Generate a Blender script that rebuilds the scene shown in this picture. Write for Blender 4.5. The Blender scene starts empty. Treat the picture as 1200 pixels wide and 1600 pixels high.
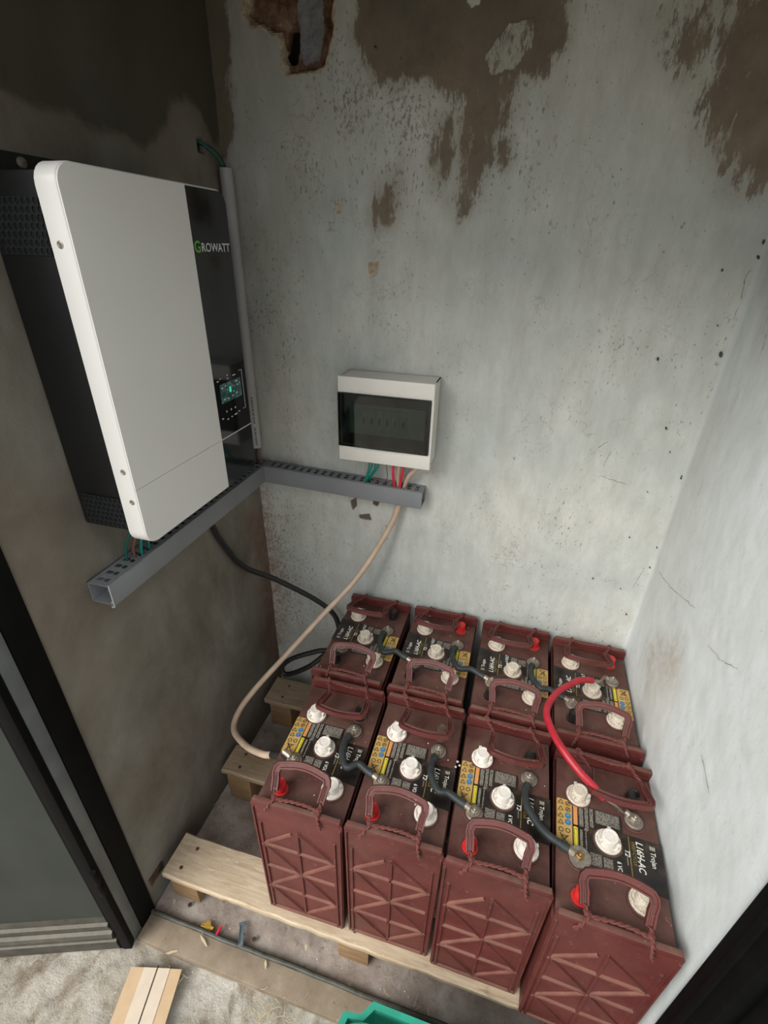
import bpy, bmesh, math, random
import numpy as np
from mathutils import Vector, Matrix
random.seed(7); rng = np.random.RandomState(11)
S = bpy.context.scene; C = S.collection
# ------------------------------------------------------------------ camera
FPX, CX, CY = 757.547, 602.627, 806.407
CAM = np.array([0.6482, -1.0705, 1.38])
TILT, YAW, ROLL = -0.5061, -0.2624, 0.0264
fw = np.array([math.sin(YAW)*math.cos(TILT), math.cos(YAW)*math.cos(TILT), math.sin(TILT)])
rt = np.cross(fw, [0, 0, 1]); rt /= np.linalg.norm(rt); up = np.cross(rt, fw)
RT = math.cos(ROLL)*rt + math.sin(ROLL)*up; UP = -math.sin(ROLL)*rt + math.cos(ROLL)*up
cd = bpy.data.cameras.new('camera'); cam = bpy.data.objects.new('camera', cd); C.objects.link(cam)
cd.sensor_fit = 'HORIZONTAL'; cd.sensor_width = 36; cd.lens = FPX/1200*36
cd.shift_x = (600-CX)/1200; cd.shift_y = (CY-800)/1200; cd.clip_start = .02
M4 = Matrix([[RT[i], UP[i], -fw[i], CAM[i]] for i in range(3)] + [[0, 0, 0, 1]])
cam.matrix_world = M4; S.camera = cam
def hit(u, v, ax, val):
    """world point where the sight line of a photo pixel meets an axis plane"""
    d = fw + RT*((u-CX)/FPX) - UP*((v-CY)/FPX)
    return CAM + d*((val-CAM[ax])/d[ax])
# ------------------------------------------------------------------ sky, light, exposure
W = bpy.data.worlds.new('overcast'); S.world = W; W.use_nodes = True
wn = W.node_tree.nodes; wl = W.node_tree.links; wn.clear()
wo = wn.new('ShaderNodeOutputWorld'); wb = wn.new('ShaderNodeBackground')
tc = wn.new('ShaderNodeTexCoord'); sp = wn.new('ShaderNodeSeparateXYZ'); cr = wn.new('ShaderNodeValToRGB')
wl.new(tc.outputs['Generated'], sp.inputs[0]); wl.new(sp.outputs['Z'], cr.inputs[0])
cr.color_ramp.elements[0].position = 0.0; cr.color_ramp.elements[0].color = (.62, .645, .67, 1)
cr.color_ramp.elements[1].position = .6; cr.color_ramp.elements[1].color = (.95, .98, 1.0, 1)
wl.new(cr.outputs[0], wb.inputs['Color']); wb.inputs['Strength'].default_value = 1.55
wl.new(wb.outputs[0], wo.inputs[0])
sun = bpy.data.lights.new('hazy_sun', 'SUN'); sun.energy = 3.05; sun.angle = math.radians(40); sun.color = (1, .97, .92)
so = bpy.data.objects.new('hazy_sun', sun); C.objects.link(so)
so.rotation_euler = Vector((.80, 1.15, -1.05)).to_track_quat('-Z', 'Y').to_euler(); so.location = (-1, -3, 4)
vs = S.view_settings; vs.view_transform = 'Standard'; vs.look = 'None'; vs.gamma = 1.0
vs.use_curve_mapping = False; vs.exposure = 0.13
# ------------------------------------------------------------------ helpers: materials
def srgb(*c): return tuple(((x/255)/12.92 if x <= 10 else ((x/255+.055)/1.055)**2.4) for x in c) + (1,)
class Mat:
    def __init__(s, name, col=None, rough=.6, metal=0, spec=.5):
        s.m = bpy.data.materials.new(name); s.m.use_nodes = True; s.t = s.m.node_tree
        s.b = s.t.nodes['Principled BSDF']
        if col is not None: s.b.inputs['Base Color'].default_value = col
        s.b.inputs['Roughness'].default_value = rough; s.b.inputs['Metallic'].default_value = metal
        s.b.inputs['Specular IOR Level'].default_value = spec
    def n(s, typ, **kw):
        nd = s.t.nodes.new(typ)
        for k, v in kw.items():
            if k.startswith('_'): nd.inputs[k[1:]].default_value = v
            else: setattr(nd, k, v)
        return nd
    def l(s, a, b): s.t.links.new(a, b)
    def co(s, scale=(1, 1, 1), which='Object'):
        a = s.n('ShaderNodeTexCoord'); mp = s.n('ShaderNodeMapping'); mp.inputs['Scale'].default_value = scale
        s.l(a.outputs[which], mp.inputs[0]); return mp.outputs[0]
    def noise(s, scale, detail=5, rough=.55, vec=None, dist=0):
        nz = s.n('ShaderNodeTexNoise'); nz.inputs['Scale'].default_value = scale; nz.inputs['Detail'].default_value = detail
        nz.inputs['Roughness'].default_value = rough; nz.inputs['Distortion'].default_value = dist
        s.l(vec if vec is not None else s.co(), nz.inputs['Vector']); return nz.outputs['Fac']
    def ramp(s, fac, *stops):
        r = s.n('ShaderNodeValToRGB'); e = r.color_ramp.elements
        while len(e) < len(stops): e.new(.5)
        for i, (p, c) in enumerate(stops):
            e[i].position = p; e[i].color = c if len(c) == 4 else (*c, 1)
        s.l(fac, r.inputs[0]); return r.outputs[0]
    def step(s, fac, a, b, lo=0., hi=1.):
        mr = s.n('ShaderNodeMapRange'); s.l(fac, mr.inputs[0])
        for i, v in zip((1, 2, 3, 4), (a, b, lo, hi)): mr.inputs[i].default_value = v
        return mr.outputs[0]
    def mix(s, fac, a, b, mode='MIX'):
        x = s.n('ShaderNodeMix', data_type='RGBA', blend_type=mode)
        for v, i in ((fac, 0), (a, 6), (b, 7)):
            if hasattr(v, 'links'): s.l(v, x.inputs[i])
            else: x.inputs[i].default_value = v
        return x.outputs[2]
    def math(s, op, a, b=0.):
        x = s.n('ShaderNodeMath', operation=op)
        for v, i in ((a, 0), (b, 1)):
            if hasattr(v, 'links'): s.l(v, x.inputs[i])
            else: x.inputs[i].default_value = v
        return x.outputs[0]
    def attr(s, name): return s.n('ShaderNodeAttribute', attribute_name=name).outputs['Fac']
    def col(s, o): s.l(o, s.b.inputs['Base Color']); return s
    def bump(s, h, strength=.3, dist=.002):
        b = s.n('ShaderNodeBump'); b.inputs['Strength'].default_value = strength; b.inputs['Distance'].default_value = dist
        s.l(h, b.inputs['Height']); s.l(b.outputs[0], s.b.inputs['Normal']); return s
def G(v): return (v, v, v, 1)
MT = {}
def simple(name, col, rough=.5, metal=0, var=.12, scale=40, spec=.5, bump=0):
    m = Mat(name, col, rough, metal, spec)
    f = m.noise(scale); dark = tuple(c*(1-var) for c in col[:3])+(1,); lite = tuple(min(1, c*(1+var)) for c in col[:3])+(1,)
    m.col(m.ramp(f, (.3, dark), (.7, lite)))
    if bump: m.bump(m.noise(scale*4), bump, .0006)
    MT[name] = m.m; return m
# --- painted back wall: base paint, damp stains (attr), rust (attr), hole (attr)
def wall_paint(name, base_lo, base_hi, speck=1., soil=(112, 104, 84)):
    m = Mat(name, rough=.85, spec=.25)
    v = m.co(); vs_ = m.co((1, 1, .35))
    col = m.ramp(m.noise(3.2, 4, .6, v), (.3, base_lo), (.72, base_hi))
    col = m.mix(m.step(m.noise(26, 5, .7, vs_), .38, .72, 0, .5*min(1, speck+.15)), col, srgb(158, 156, 144))
    # tiny pits & flakes, streaky
    sn = m.noise(170, 3, .7, m.co((1, 1, .55))); big = m.noise(7, 3, .6, v)
    sm = m.math('ADD', sn, m.math('MULTIPLY', m.math('SUBTRACT', big, .5), .34))
    sm = m.math('ADD', sm, m.math('MULTIPLY', m.attr('flake'), .10))
    col = m.mix(m.step(sm, .645, .70, 0, .62*speck), col, srgb(105, 98, 86))
    vd = m.n('ShaderNodeTexVoronoi', feature='DISTANCE_TO_EDGE'); vd.inputs['Scale'].default_value = 16
    wv = m.n('ShaderNodeVectorMath', operation='ADD'); nz = m.n('ShaderNodeTexNoise'); nz.inputs['Scale'].default_value = 22; nz.inputs['Detail'].default_value = 4; m.l(v, nz.inputs[0])
    sc_ = m.n('ShaderNodeVectorMath', operation='SCALE'); sc_.inputs['Scale'].default_value = .16; m.l(nz.outputs['Color'], sc_.inputs[0]); m.l(v, wv.inputs[0]); m.l(sc_.outputs[0], wv.inputs[1]); m.l(wv.outputs[0], vd.inputs['Vector'])
    ck = m.math('MULTIPLY', m.step(vd.outputs['Distance'], .012, .028, 1, 0), m.step(m.noise(8, 3, .6, v), .54, .66, 0, .5*speck))
    col = m.mix(ck, col, srgb(136, 112, 98))
    # small chips showing old plaster
    pn = m.noise(60, 4, .7, m.co((1, 1, .6)))
    col = m.mix(m.step(m.math('ADD', pn, m.math('MULTIPLY', m.attr('flake'), .13)), .70, .73, 0, .5), col, srgb(150, 138, 124))
    # stains with flaked edges
    st = m.math('ADD', m.attr('stain'), m.math('MULTIPLY', m.math('SUBTRACT', m.noise(60, 6, .8, m.co((1, 1, .32))), .5), 2.1))
    scol = m.ramp(m.noise(14, 5, .6, v), (.25, srgb(98, 87, 74)), (.5, srgb(120, 106, 90)), (.75, srgb(144, 128, 108)))
    scol = m.mix(m.step(m.noise(5, 3, .5, v), .42, .62, 0, .6), scol, srgb(96, 90, 80))
    scol = m.mix(m.step(m.math('ADD', m.attr('stain'), m.math('SUBTRACT', m.noise(6.5, 4, .6, v), .5)), 1.0, 1.25, 0, .75), scol, srgb(66, 63, 56))
    wash = m.math('MULTIPLY', m.step(m.attr('stain'), .08, .7), m.step(m.noise(30, 6, .7, vs_), .30, .62, .25, .75))
    col = m.mix(wash, col, srgb(138, 126, 106))
    col = m.mix(m.step(st, .44, .62, 0, .88), col, scol)
    # soft dirt / rust wash
    rs = m.math('MULTIPLY', m.attr('rust'), m.step(m.noise(38, 6, .75, v), .36, .62))
    col = m.mix(m.math('MULTIPLY', rs, .85), col, m.ramp(m.noise(60, 4, .6, v), (.3, srgb(112, 74, 58)), (.7, srgb(150, 120, 98))))
    col = m.mix(m.math('MULTIPLY', m.attr('soil'), m.step(m.noise(9, 5, .6, vs_), .25, .7, .35, .9)), col, srgb(*soil))
    # broken hole
    hb = m.ramp(m.noise(34, 6, .75, v), (.32, srgb(60, 44, 34)), (.48, srgb(104, 78, 62)), (.62, srgb(136, 112, 94)), (.76, srgb(170, 152, 132)))
    hg = m.ramp(m.noise(40, 5, .7, v), (.3, srgb(104, 106, 108)), (.7, srgb(150, 152, 156)))
    hc = m.mix(m.step(m.math('ADD', m.attr('flake'), m.math('MULTIPLY', m.math('SUBTRACT', m.noise(45, 6, .75, v), .5), 1.8)), .42, .62), hb, hg)
    col = m.mix(m.step(m.attr('hole'), .45, .55), col, hc)
    col = m.mix(m.math('MULTIPLY', m.step(m.math('ADD', m.attr('rim'), m.math('MULTIPLY', m.math('SUBTRACT', m.noise(70, 5, .75, v), .5), 1.4)), .46, .58), .85), col, m.ramp(m.noise(90, 3, .6, v), (.3, srgb(150, 126, 96)), (.7, srgb(206, 192, 172))))
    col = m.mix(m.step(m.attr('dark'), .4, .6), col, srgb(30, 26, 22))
    m.col(col)
    hh = m.math('ADD', m.math('MULTIPLY', m.noise(30, 6, .65, v), .6), m.math('MULTIPLY', sn, .5))
    hh = m.math('SUBTRACT', hh, m.math('MULTIPLY', m.step(st, .47, .60), .3))
    m.bump(hh, .4*min(1, speck+.1), .0022); MT[name] = m.m
wall_paint('back_wall_paint', srgb(180, 187, 184), srgb(211, 210, 202))
wall_paint('right_wall_paint', srgb(206, 211, 209), srgb(222, 227, 227), speck=.3, soil=(164, 142, 112))
# --- bare rendered left wall
m = Mat('left_wall_render', rough=.95, spec=.15); v = m.co()
c = m.ramp(m.noise(5.5, 6, .62, m.co((1, 1, .75)), .3), (.33, srgb(104, 98, 87)), (.5, srgb(124, 119, 108)), (.75, srgb(146, 142, 132)))
c = m.mix(m.step(m.noise(2.1, 3, .5, v), .45, .68, 0, .5), c, srgb(116, 99, 86))
c = m.mix(m.step(m.noise(12, 6, .7, m.co((1, 1, .4))), .58, .75, 0, .3), c, srgb(136, 129, 116))
da = m.math('ADD', m.attr('stain'), m.math('MULTIPLY', m.math('SUBTRACT', m.noise(18, 5, .7, v), .5), .35))
c = m.mix(m.step(da, .40, .60, 0, .75), c, srgb(68, 64, 54))
c = m.mix(m.math('MULTIPLY', m.step(da, .40, .46), m.step(da, .46, .53, .45, 0)), c, srgb(128, 120, 106))
c = m.mix(m.math('MULTIPLY', m.attr('rust'), m.step(m.noise(30, 5, .7, v), .3, .6, .2, .8)), c, srgb(112, 76, 58))
c = m.mix(m.attr('soil'), c, srgb(92, 88, 80))
c = m.mix(m.step(m.attr('dark'), .4, .6), c, srgb(20, 20, 18))
m.col(c); m.bump(m.math('ADD', m.noise(22, 6, .6, v), m.math('MULTIPLY', m.noise(300, 3, .6, v), .35)), .5, .002); MT['left_wall_render'] = m.m
# --- floors
m = Mat('inner_floor_concrete', rough=.95, spec=.15); v = m.co()
c = m.ramp(m.noise(9, 7, .65, v, .3), (.32, srgb(118, 104, 94)), (.52, srgb(160, 147, 137)), (.72, srgb(192, 184, 174)))
c = m.mix(m.step(m.noise(70, 4, .7, v), .60, .70, 0, .6), c, srgb(98, 86, 76))
c = m.mix(m.step(m.noise(45, 3, .6, v), .68, .74, 0, .7), c, srgb(205, 196, 182))
m.col(c); m.bump(m.noise(60, 7, .7, v), .7, .004); MT['inner_floor'] = m.m
m = Mat('yard_cement', rough=.95, spec=.15); v = m.co()
c = m.ramp(m.noise(11, 7, .65, v, .5), (.30, srgb(128, 114, 96)), (.48, srgb(184, 176, 162)), (.70, srgb(210, 205, 195)))
c = m.mix(m.step(m.noise(6.5, 6, .68, m.co((1, .55, 1)), 1.2), .50, .62, 0, .7), c, srgb(128, 112, 90))
c = m.mix(m.step(m.noise(90, 3, .6, v), .64, .70, 0, .5), c, srgb(110, 100, 88))
m.col(c); m.bump(m.noise(30, 9, .75, v), 1.0, .010); MT['yard_cement'] = m.m
simple('soffit_plaster', srgb(120, 116, 108), .95)
simple('outer_brickwork', srgb(176, 168, 156), .95, bump=.4)
# --- battery plastics: maroon with dust lying on faces that look up, scuffs
def maroon(name, a, b, dust=.5, rough=.45):
    m = Mat(name, rough=rough, spec=.4); v = m.co()
    oi = m.n('ShaderNodeObjectInfo'); add = m.n('ShaderNodeVectorMath', operation='ADD'); m.l(v, add.inputs[0])
    sc = m.n('ShaderNodeVectorMath', operation='SCALE'); m.l(oi.outputs['Location'], sc.inputs[0]); sc.inputs['Scale'].default_value = 3.7
    m.l(sc.outputs[0], add.inputs[1]); v = add.outputs[0]
    c = m.ramp(m.noise(16, 5, .6, v), (.3, a), (.7, b))
    ge = m.n('ShaderNodeNewGeometry'); vt = m.n('ShaderNodeVectorTransform', vector_type='NORMAL', convert_from='WORLD', convert_to='OBJECT')
    m.l(ge.outputs['Normal'], vt.inputs[0]); sx = m.n('ShaderNodeSeparateXYZ'); m.l(vt.outputs[0], sx.inputs[0])
    upf = m.step(sx.outputs['Z'], .25, .9)
    d = m.math('MULTIPLY', upf, m.step(m.noise(13, 6, .7, v, .5), .34, .72, .12, 1.))
    c = m.mix(m.math('MULTIPLY', d, dust), c, srgb(116, 92, 79))
    d2 = m.step(m.noise(55, 5, .75, v), .60, .74, 0, .28)
    c = m.mix(d2, c, srgb(150, 112, 98))
    c = m.mix(m.step(m.noise(9, 7, .8, v, .6), .50, .72, 0, .38), c, srgb(96, 72, 62))
    c = m.mix(m.step(m.noise(120, 3, .8, m.n('ShaderNodeMapping', _Scale=(.15, 1, 1)).outputs[0] if False else v), .66, .72, 0, .4), c, srgb(178, 138, 122))
    m.col(c); m.l(m.step(d, 0, 1, rough, .9), m.b.inputs['Roughness'])
    m.bump(m.noise(160, 3, .6, v), .12, .0006); MT[name] = m.m
maroon('case_maroon', srgb(83, 37, 35), srgb(101, 49, 45), .75)
maroon('cover_maroon', srgb(62, 27, 26), srgb(82, 39, 35), .62)
maroon('rib_dusty_maroon', srgb(98, 48, 42), srgb(136, 90, 76), 1.0, .7)
maroon('handle_maroon', srgb(80, 34, 32), srgb(98, 46, 42), .25, .42)
simple('rope_maroon', srgb(104, 56, 50), .9, var=.3, scale=260)
m = Mat('print_black', srgb(30, 27, 25), .35)
c = m.ramp(m.noise(30, 5, .7), (.38, srgb(24, 21, 20)), (.56, srgb(44, 36, 31)), (.72, srgb(84, 67, 56))); m.col(c); MT['print_black'] = m.m
m = Mat('print_gold', rough=.5); m.col(m.ramp(m.noise(45, 6, .75), (.3, srgb(196, 162, 96)), (.6, srgb(182, 146, 84)), (.74, srgb(96, 72, 46)))); MT['print_gold'] = m.m
simple('print_orange', srgb(206, 142, 86), .5, scale=90)
simple('print_yellow', srgb(216, 202, 60), .5, scale=90)
simple('print_blue', srgb(52, 116, 160), .5)
simple('print_dark', srgb(50, 38, 26), .6)
simple('print_white', srgb(222, 220, 212), .5, var=.15, scale=200)
simple('print_dim_white', srgb(168, 160, 148), .6, var=.3, scale=200)
simple('print_dim_gold', srgb(130, 112, 62), .6, var=.3, scale=200)
m = Mat('fine_print', rough=.5); v = m.co()
sx = m.n('ShaderNodeSeparateXYZ'); m.l(v, sx.inputs[0])
line = m.math('SINE', m.math('MULTIPLY', sx.outputs['X'], 2*math.pi/.0021))
word = m.noise(900, 2, .5, m.co((.5, 1, 1)))
f = m.math('MULTIPLY', m.step(line, -.2, .3), m.step(word, .40, .48))
m.col(m.mix(f, srgb(34, 29, 26), srgb(176, 168, 156))); MT['fine_print'] = m.m
def dirty_white(name, base, dirt, amt=.6, rough=.45):
    m = Mat(name, rough=rough); v = m.co()
    m.col(m.mix(m.step(m.noise(260, 4, .7, v), .46, .74, 0, amt), base, dirt)); MT[name] = m.m
dirty_white('cap_white', srgb(232, 226, 216), srgb(160, 144, 126), .4)
dirty_white('cap_grimy', srgb(214, 204, 188), srgb(126, 106, 86), .7)
simple('cap_red', srgb(200, 44, 42), .35, var=.1)
simple('cap_black', srgb(34, 30, 28), .3, var=.4, scale=90)
simple('cap_dusty_brown', srgb(92, 74, 60), .8, var=.3, scale=90)
simple('lead_grey', srgb(132, 122, 112), .6, .5, var=.3, scale=120)
simple('nut_steel', srgb(170, 162, 150), .42, .8, var=.25, scale=200)
simple('brass_nut', srgb(158, 128, 84), .45, .8, var=.3, scale=200)
simple('tinned_lug', srgb(178, 164, 146), .42, .7, var=.3, scale=150)
simple('link_rubber', srgb(44, 50, 50), .55, var=.25, scale=60)
simple('black_rubber', srgb(34, 33, 31), .5, var=.2, scale=60)
simple('beige_cable', srgb(196, 172, 150), .5, var=.12, scale=30)
simple('red_cable', srgb(168, 34, 48), .42, var=.15, scale=50)
simple('green_wire', srgb(26, 132, 122), .4); simple('red_wire', srgb(212, 44, 66), .4)
simple('brown_wire', srgb(120, 80, 66), .5); simple('dull_green_wire', srgb(28, 96, 84), .5)
# --- equipment
simple('white_enamel', srgb(226, 224, 219), .42, var=.02, scale=8)
simple('white_plastic', srgb(224, 220, 212), .3, var=.03, scale=20)
simple('case_black', srgb(15, 16, 18), .5, var=.15, scale=90)
simple('vent_grey', srgb(34, 37, 39), .4); simple('deep_black', srgb(8, 8, 8), .8)
m = simple('gloss_black', srgb(12, 13, 15), .08, var=.05); m.b.inputs['Specular IOR Level'].default_value = .6
m = Mat('lcd_glow', srgb(30, 44, 44), .2); c = m.ramp(m.noise(130, 3, .6), (.45, srgb(40, 66, 66)), (.7, srgb(80, 120, 112)))
m.col(c); m.l(c, m.b.inputs['Emission Color']); m.b.inputs['Emission Strength'].default_value = .12; MT['lcd'] = m.m
m = Mat('lcd_segment', srgb(60, 180, 150), .3); m.b.inputs['Emission Color'].default_value = srgb(70, 220, 180); m.b.inputs['Emission Strength'].default_value = .5; MT['lcd_segment'] = m.m
simple('logo_green', srgb(96, 176, 60), .4); simple('logo_white', srgb(206, 208, 208), .4)
simple('duct_grey', srgb(128, 131, 133), .5, var=.06, scale=20)
simple('duct_edge', srgb(196, 200, 200), .5, var=.06)
simple('pipe_grey', srgb(172, 170, 168), .5, var=.08, scale=12)
m = Mat('smoked_window', srgb(10, 16, 15), .06); t = m.n('ShaderNodeBsdfTransparent'); t.inputs[0].default_value = (.40, .47, .44, 1)
mx = m.n('ShaderNodeMixShader'); fr = m.n('ShaderNodeFresnel', _IOR=1.5); g = m.n('ShaderNodeBsdfGlossy'); g.inputs['Roughness'].default_value = .06
m.l(fr.outputs[0], mx.inputs[0]); m.l(t.outputs[0], mx.inputs[1]); m.l(g.outputs[0], mx.inputs[2])
m.l(mx.outputs[0], m.t.nodes['Material Output'].inputs[0]); MT['smoked_window'] = m.m
simple('breaker_grey', srgb(190, 194, 188), .5)
# --- door steel
m = Mat('door_paint', rough=.5, spec=.3); v = m.co()
c = m.ramp(m.noise(5, 5, .6, v), (.3, srgb(38, 43, 40)), (.7, srgb(52, 57, 52)))
c = m.mix(m.step(m.noise(60, 6, .85, v, 2.), .665, .72, 0, .5), c, srgb(168, 164, 150)); m.col(c); MT['door_paint'] = m.m
m = Mat('frame_black', rough=.65, spec=.12); v = m.co()
c = m.ramp(m.noise(20, 5, .7, v), (.35, srgb(6, 7, 7)), (.75, srgb(14, 14, 13)))
c = m.mix(m.step(m.noise(70, 5, .8, v, 1), .69, .74, 0, .5), c, srgb(130, 126, 112)); m.col(c); MT['frame_black'] = m.m
simple('jamb_grey', srgb(98, 102, 100), .4, var=.2, scale=18)
m = Mat('dusty_rail', rough=.6); v = m.co()
ge = m.n('ShaderNodeNewGeometry'); sx = m.n('ShaderNodeSeparateXYZ'); m.l(ge.outputs['Normal'], sx.inputs[0])
c = m.ramp(m.noise(25, 5, .7, v), (.3, srgb(44, 44, 40)), (.7, srgb(80, 74, 64)))
c = m.mix(m.math('MULTIPLY', m.step(sx.outputs['Z'], .2, .8), m.step(m.noise(40, 5, .7, v), .3, .6, .4, .95)), c, srgb(104, 98, 86)); m.col(c); MT['dusty_rail'] = m.m
m = Mat('sill_mud', rough=.85, spec=.2); v = m.co()
c = m.ramp(m.noise(18, 6, .65, v), (.3, srgb(122, 108, 92)), (.6, srgb(146, 132, 114)), (.8, srgb(164, 152, 136)))
c = m.mix(m.step(m.noise(80, 4, .7, v), .62, .7, 0, .5), c, srgb(84, 76, 64)); m.col(c); m.bump(m.noise(90, 5), .3, .001); MT['sill_mud'] = m.m
simple('sill_lip', srgb(66, 66, 58), .55, var=.45, scale=60)
def wood(name, a, b, axis=0, dirt=.3):
    m = Mat(name, rough=.8, spec=.25); sc = [9, 90, 90]; v = m.co(tuple(sc))
    c = m.ramp(m.noise(1.6, 6, .65, v, .8), (.3, a), (.7, b))
    c = m.mix(m.step(m.noise(7, 5, .65, m.co((1, 2, 1))), .48, .72, 0, dirt), c, srgb(134, 102, 70))
    kn = m.n('ShaderNodeTexVoronoi'); kn.inputs['Scale'].default_value = 11; m.l(m.co((1, 1.6, 1)), kn.inputs['Vector']); c = m.mix(m.step(kn.outputs['Distance'], .05, .17, .75, 0), c, srgb(122, 80, 48))
    c = m.mix(m.step(m.noise(3, 5, .7, m.co((1, 3, 1))), .66, .70, 0, .5), c, srgb(96, 70, 46))
    m.col(c); m.bump(m.noise(1.6, 6, .65, v, .8), .4, .0012); MT[name] = m.m
wood('pallet_wood', srgb(172, 150, 124), srgb(206, 189, 163))
wood('pallet_wood_dull', srgb(140, 120, 96), srgb(178, 158, 132), dirt=.5)
wood('block_wood', srgb(126, 98, 70), srgb(160, 130, 96))
simple('cardboard', srgb(196, 168, 134), .9, var=.06); simple('cardboard_pale', srgb(208, 192, 172), .9, var=.05)
simple('crate_green', srgb(48, 158, 132), .45, var=.12, scale=25)
simple('dry_leaf', srgb(168, 132, 44), .8, var=.3); simple('clip_metal', srgb(128, 142, 150), .4, .5)
simple('straw', srgb(194, 178, 146), .85, var=.2, scale=90)
simple('rust_steel', srgb(86, 66, 54), .7, .3, var=.4, scale=90)
simple('crack_grey', srgb(104, 96, 84), .9); simple('crumb_pale', srgb(222, 214, 202), .8)
# ------------------------------------------------------------------ helpers: meshes
class MB:
    def __init__(s): s.v = []; s.f = []; s.mi = []; s.mats = []
    def slot(s, mat):
        if mat not in s.mats: s.mats.append(mat)
        return s.mats.index(mat)
    def add(s, vs, fs, mat, T=None):
        b = len(s.v); k = s.slot(mat)
        for p in vs:
            p = Vector(p); s.v.append(tuple(T @ p) if T is not None else tuple(p))
        flip = T is not None and T.to_3x3().determinant() < 0
        for f in fs:
            f = [i+b for i in f]; s.f.append(f[::-1] if flip else f); s.mi.append(k)
        return s
    def box(s, lo, hi, mat, T=None, bev=0):
        if bev:
            bm = bmesh.new(); bmesh.ops.create_cube(bm, size=1)
            for q in bm.verts: q.co = Vector([(lo[i]+hi[i])/2 + q.co[i]*(hi[i]-lo[i]) for i in range(3)])
            bmesh.ops.bevel(bm, geom=bm.edges[:], offset=bev, segments=2, affect='EDGES', profile=.6)
            bm.verts.index_update()
            s.add([q.co.copy() for q in bm.verts], [[q.index for q in f.verts] for f in bm.faces], mat, T); bm.free(); return s
        x0, y0, z0 = lo; x1, y1, z1 = hi
        v = [(x0,y0,z0),(x1,y0,z0),(x1,y1,z0),(x0,y1,z0),(x0,y0,z1),(x1,y0,z1),(x1,y1,z1),(x0,y1,z1)]
        return s.add(v, [(0,3,2,1),(4,5,6,7),(0,1,5,4),(1,2,6,5),(2,3,7,6),(3,0,4,7)], mat, T)
    def prism(s, poly, z0, z1, mat, T=None):
        n = len(poly); v = [(x, y, z0) for x, y in poly]+[(x, y, z1) for x, y in poly]
        a = sum(poly[i][0]*poly[(i+1) % n][1]-poly[(i+1) % n][0]*poly[i][1] for i in range(n))
        f = [list(range(n))[::-1], list(range(n, 2*n))]+[[i, (i+1) % n, n+(i+1) % n, n+i] for i in range(n)]
        if a < 0: f = [q[::-1] for q in f]
        return s.add(v, f, mat, T)
    def lathe(s, prof, mat, T=None, n=20):
        v = []; f = []
        for r, z in prof: v += [(r*math.cos(2*math.pi*k/n), r*math.sin(2*math.pi*k/n), z) for k in range(n)]
        for i in range(len(prof)-1):
            for k in range(n): f.append((i*n+k, i*n+(k+1) % n, (i+1)*n+(k+1) % n, (i+1)*n+k))
        f.append(list(range(n))[::-1]); f.append([(len(prof)-1)*n+k for k in range(n)])
        return s.add(v, f, mat, T)
    def tube(s, pts, r, mat, T=None, n=8, sect=None, upv=(0, 0, 1), caps=True):
        P = [Vector(p) for p in pts]; u = Vector(upv); v = []; f = []
        sec = sect or [(r*math.cos(2*math.pi*k/n), r*math.sin(2*math.pi*k/n)) for k in range(n)]
        n = len(sec); prev = None
        for i, p in enumerate(P):
            t = (P[min(i+1, len(P)-1)]-P[max(i-1, 0)]).normalized()
            if sect or prev is None:
                a = t.cross(u)
                if a.length < 1e-3: a = t.cross(Vector((1, 0, 0)))
                a.normalize()
            else:
                a = (prev - t*prev.dot(t)).normalized()
            prev = a; b = a.cross(t)
            v += [tuple(p+a*x+b*y) for x, y in sec]
        for i in range(len(P)-1):
            for k in range(n): f.append((i*n+k, i*n+(k+1) % n, (i+1)*n+(k+1) % n, (i+1)*n+k))
        if caps: f.append(list(range(n))[::-1]); f.append([(len(P)-1)*n+k for k in range(n)])
        return s.add(v, f, mat, T)
    def seg(s, a, b, w, h, mat, nrm=(0, -1, 0), T=None):
        """flat bar from a to b lying on a face with the given normal, rising h"""
        a = Vector(a); b = Vector(b); nv = Vector(nrm); d = (b-a).normalized(); sd = d.cross(nv)*w/2
        v = [a-sd*1.5, b-sd*1.5, b+sd*1.5, a+sd*1.5, a-sd+nv*h, b-sd+nv*h, b+sd+nv*h, a+sd+nv*h]
        return s.add(v, [(0,1,5,4),(1,2,6,5),(2,3,7,6),(3,0,4,7),(4,5,6,7)], mat, T)
    def mesh(s, name, sharp=35):
        me = bpy.data.meshes.new(name); me.from_pydata(s.v, [], s.f)
        for m_ in s.mats: me.materials.append(MT[m_])
        me.polygons.foreach_set('material_index', s.mi)
        me.polygons.foreach_set('use_smooth', [True]*len(s.f)); me.update()
        bm = bmesh.new(); bm.from_mesh(me); bmesh.ops.recalc_face_normals(bm, faces=bm.faces[:]); bm.to_mesh(me); bm.free()
        me.set_sharp_from_angle(angle=math.radians(sharp)); return me
    def build(s, name, parent=None, sharp=35): return link(name, s.mesh(name, sharp), parent)
def link(name, me, parent=None):
    o = bpy.data.objects.new(name, me); C.objects.link(o)
    if parent is not None: o.parent = parent
    return o
def tag(o, label=None, cat=None, group=None, kind=None):
    for k, v in (('label', label), ('category', cat), ('group', group), ('kind', kind)):
        if v: o[k] = v
    return o
def empty(name, loc=(0, 0, 0), rz=0):
    o = bpy.data.objects.new(name, None); C.objects.link(o); o.location = loc; o.rotation_euler = (0, 0, rz); o.empty_display_size = .05; return o
def copy_tree(o, parent=None):
    c = o.copy(); C.objects.link(c); c.parent = parent
    for ch in list(o.children): copy_tree(ch, c)
    return c
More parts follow.
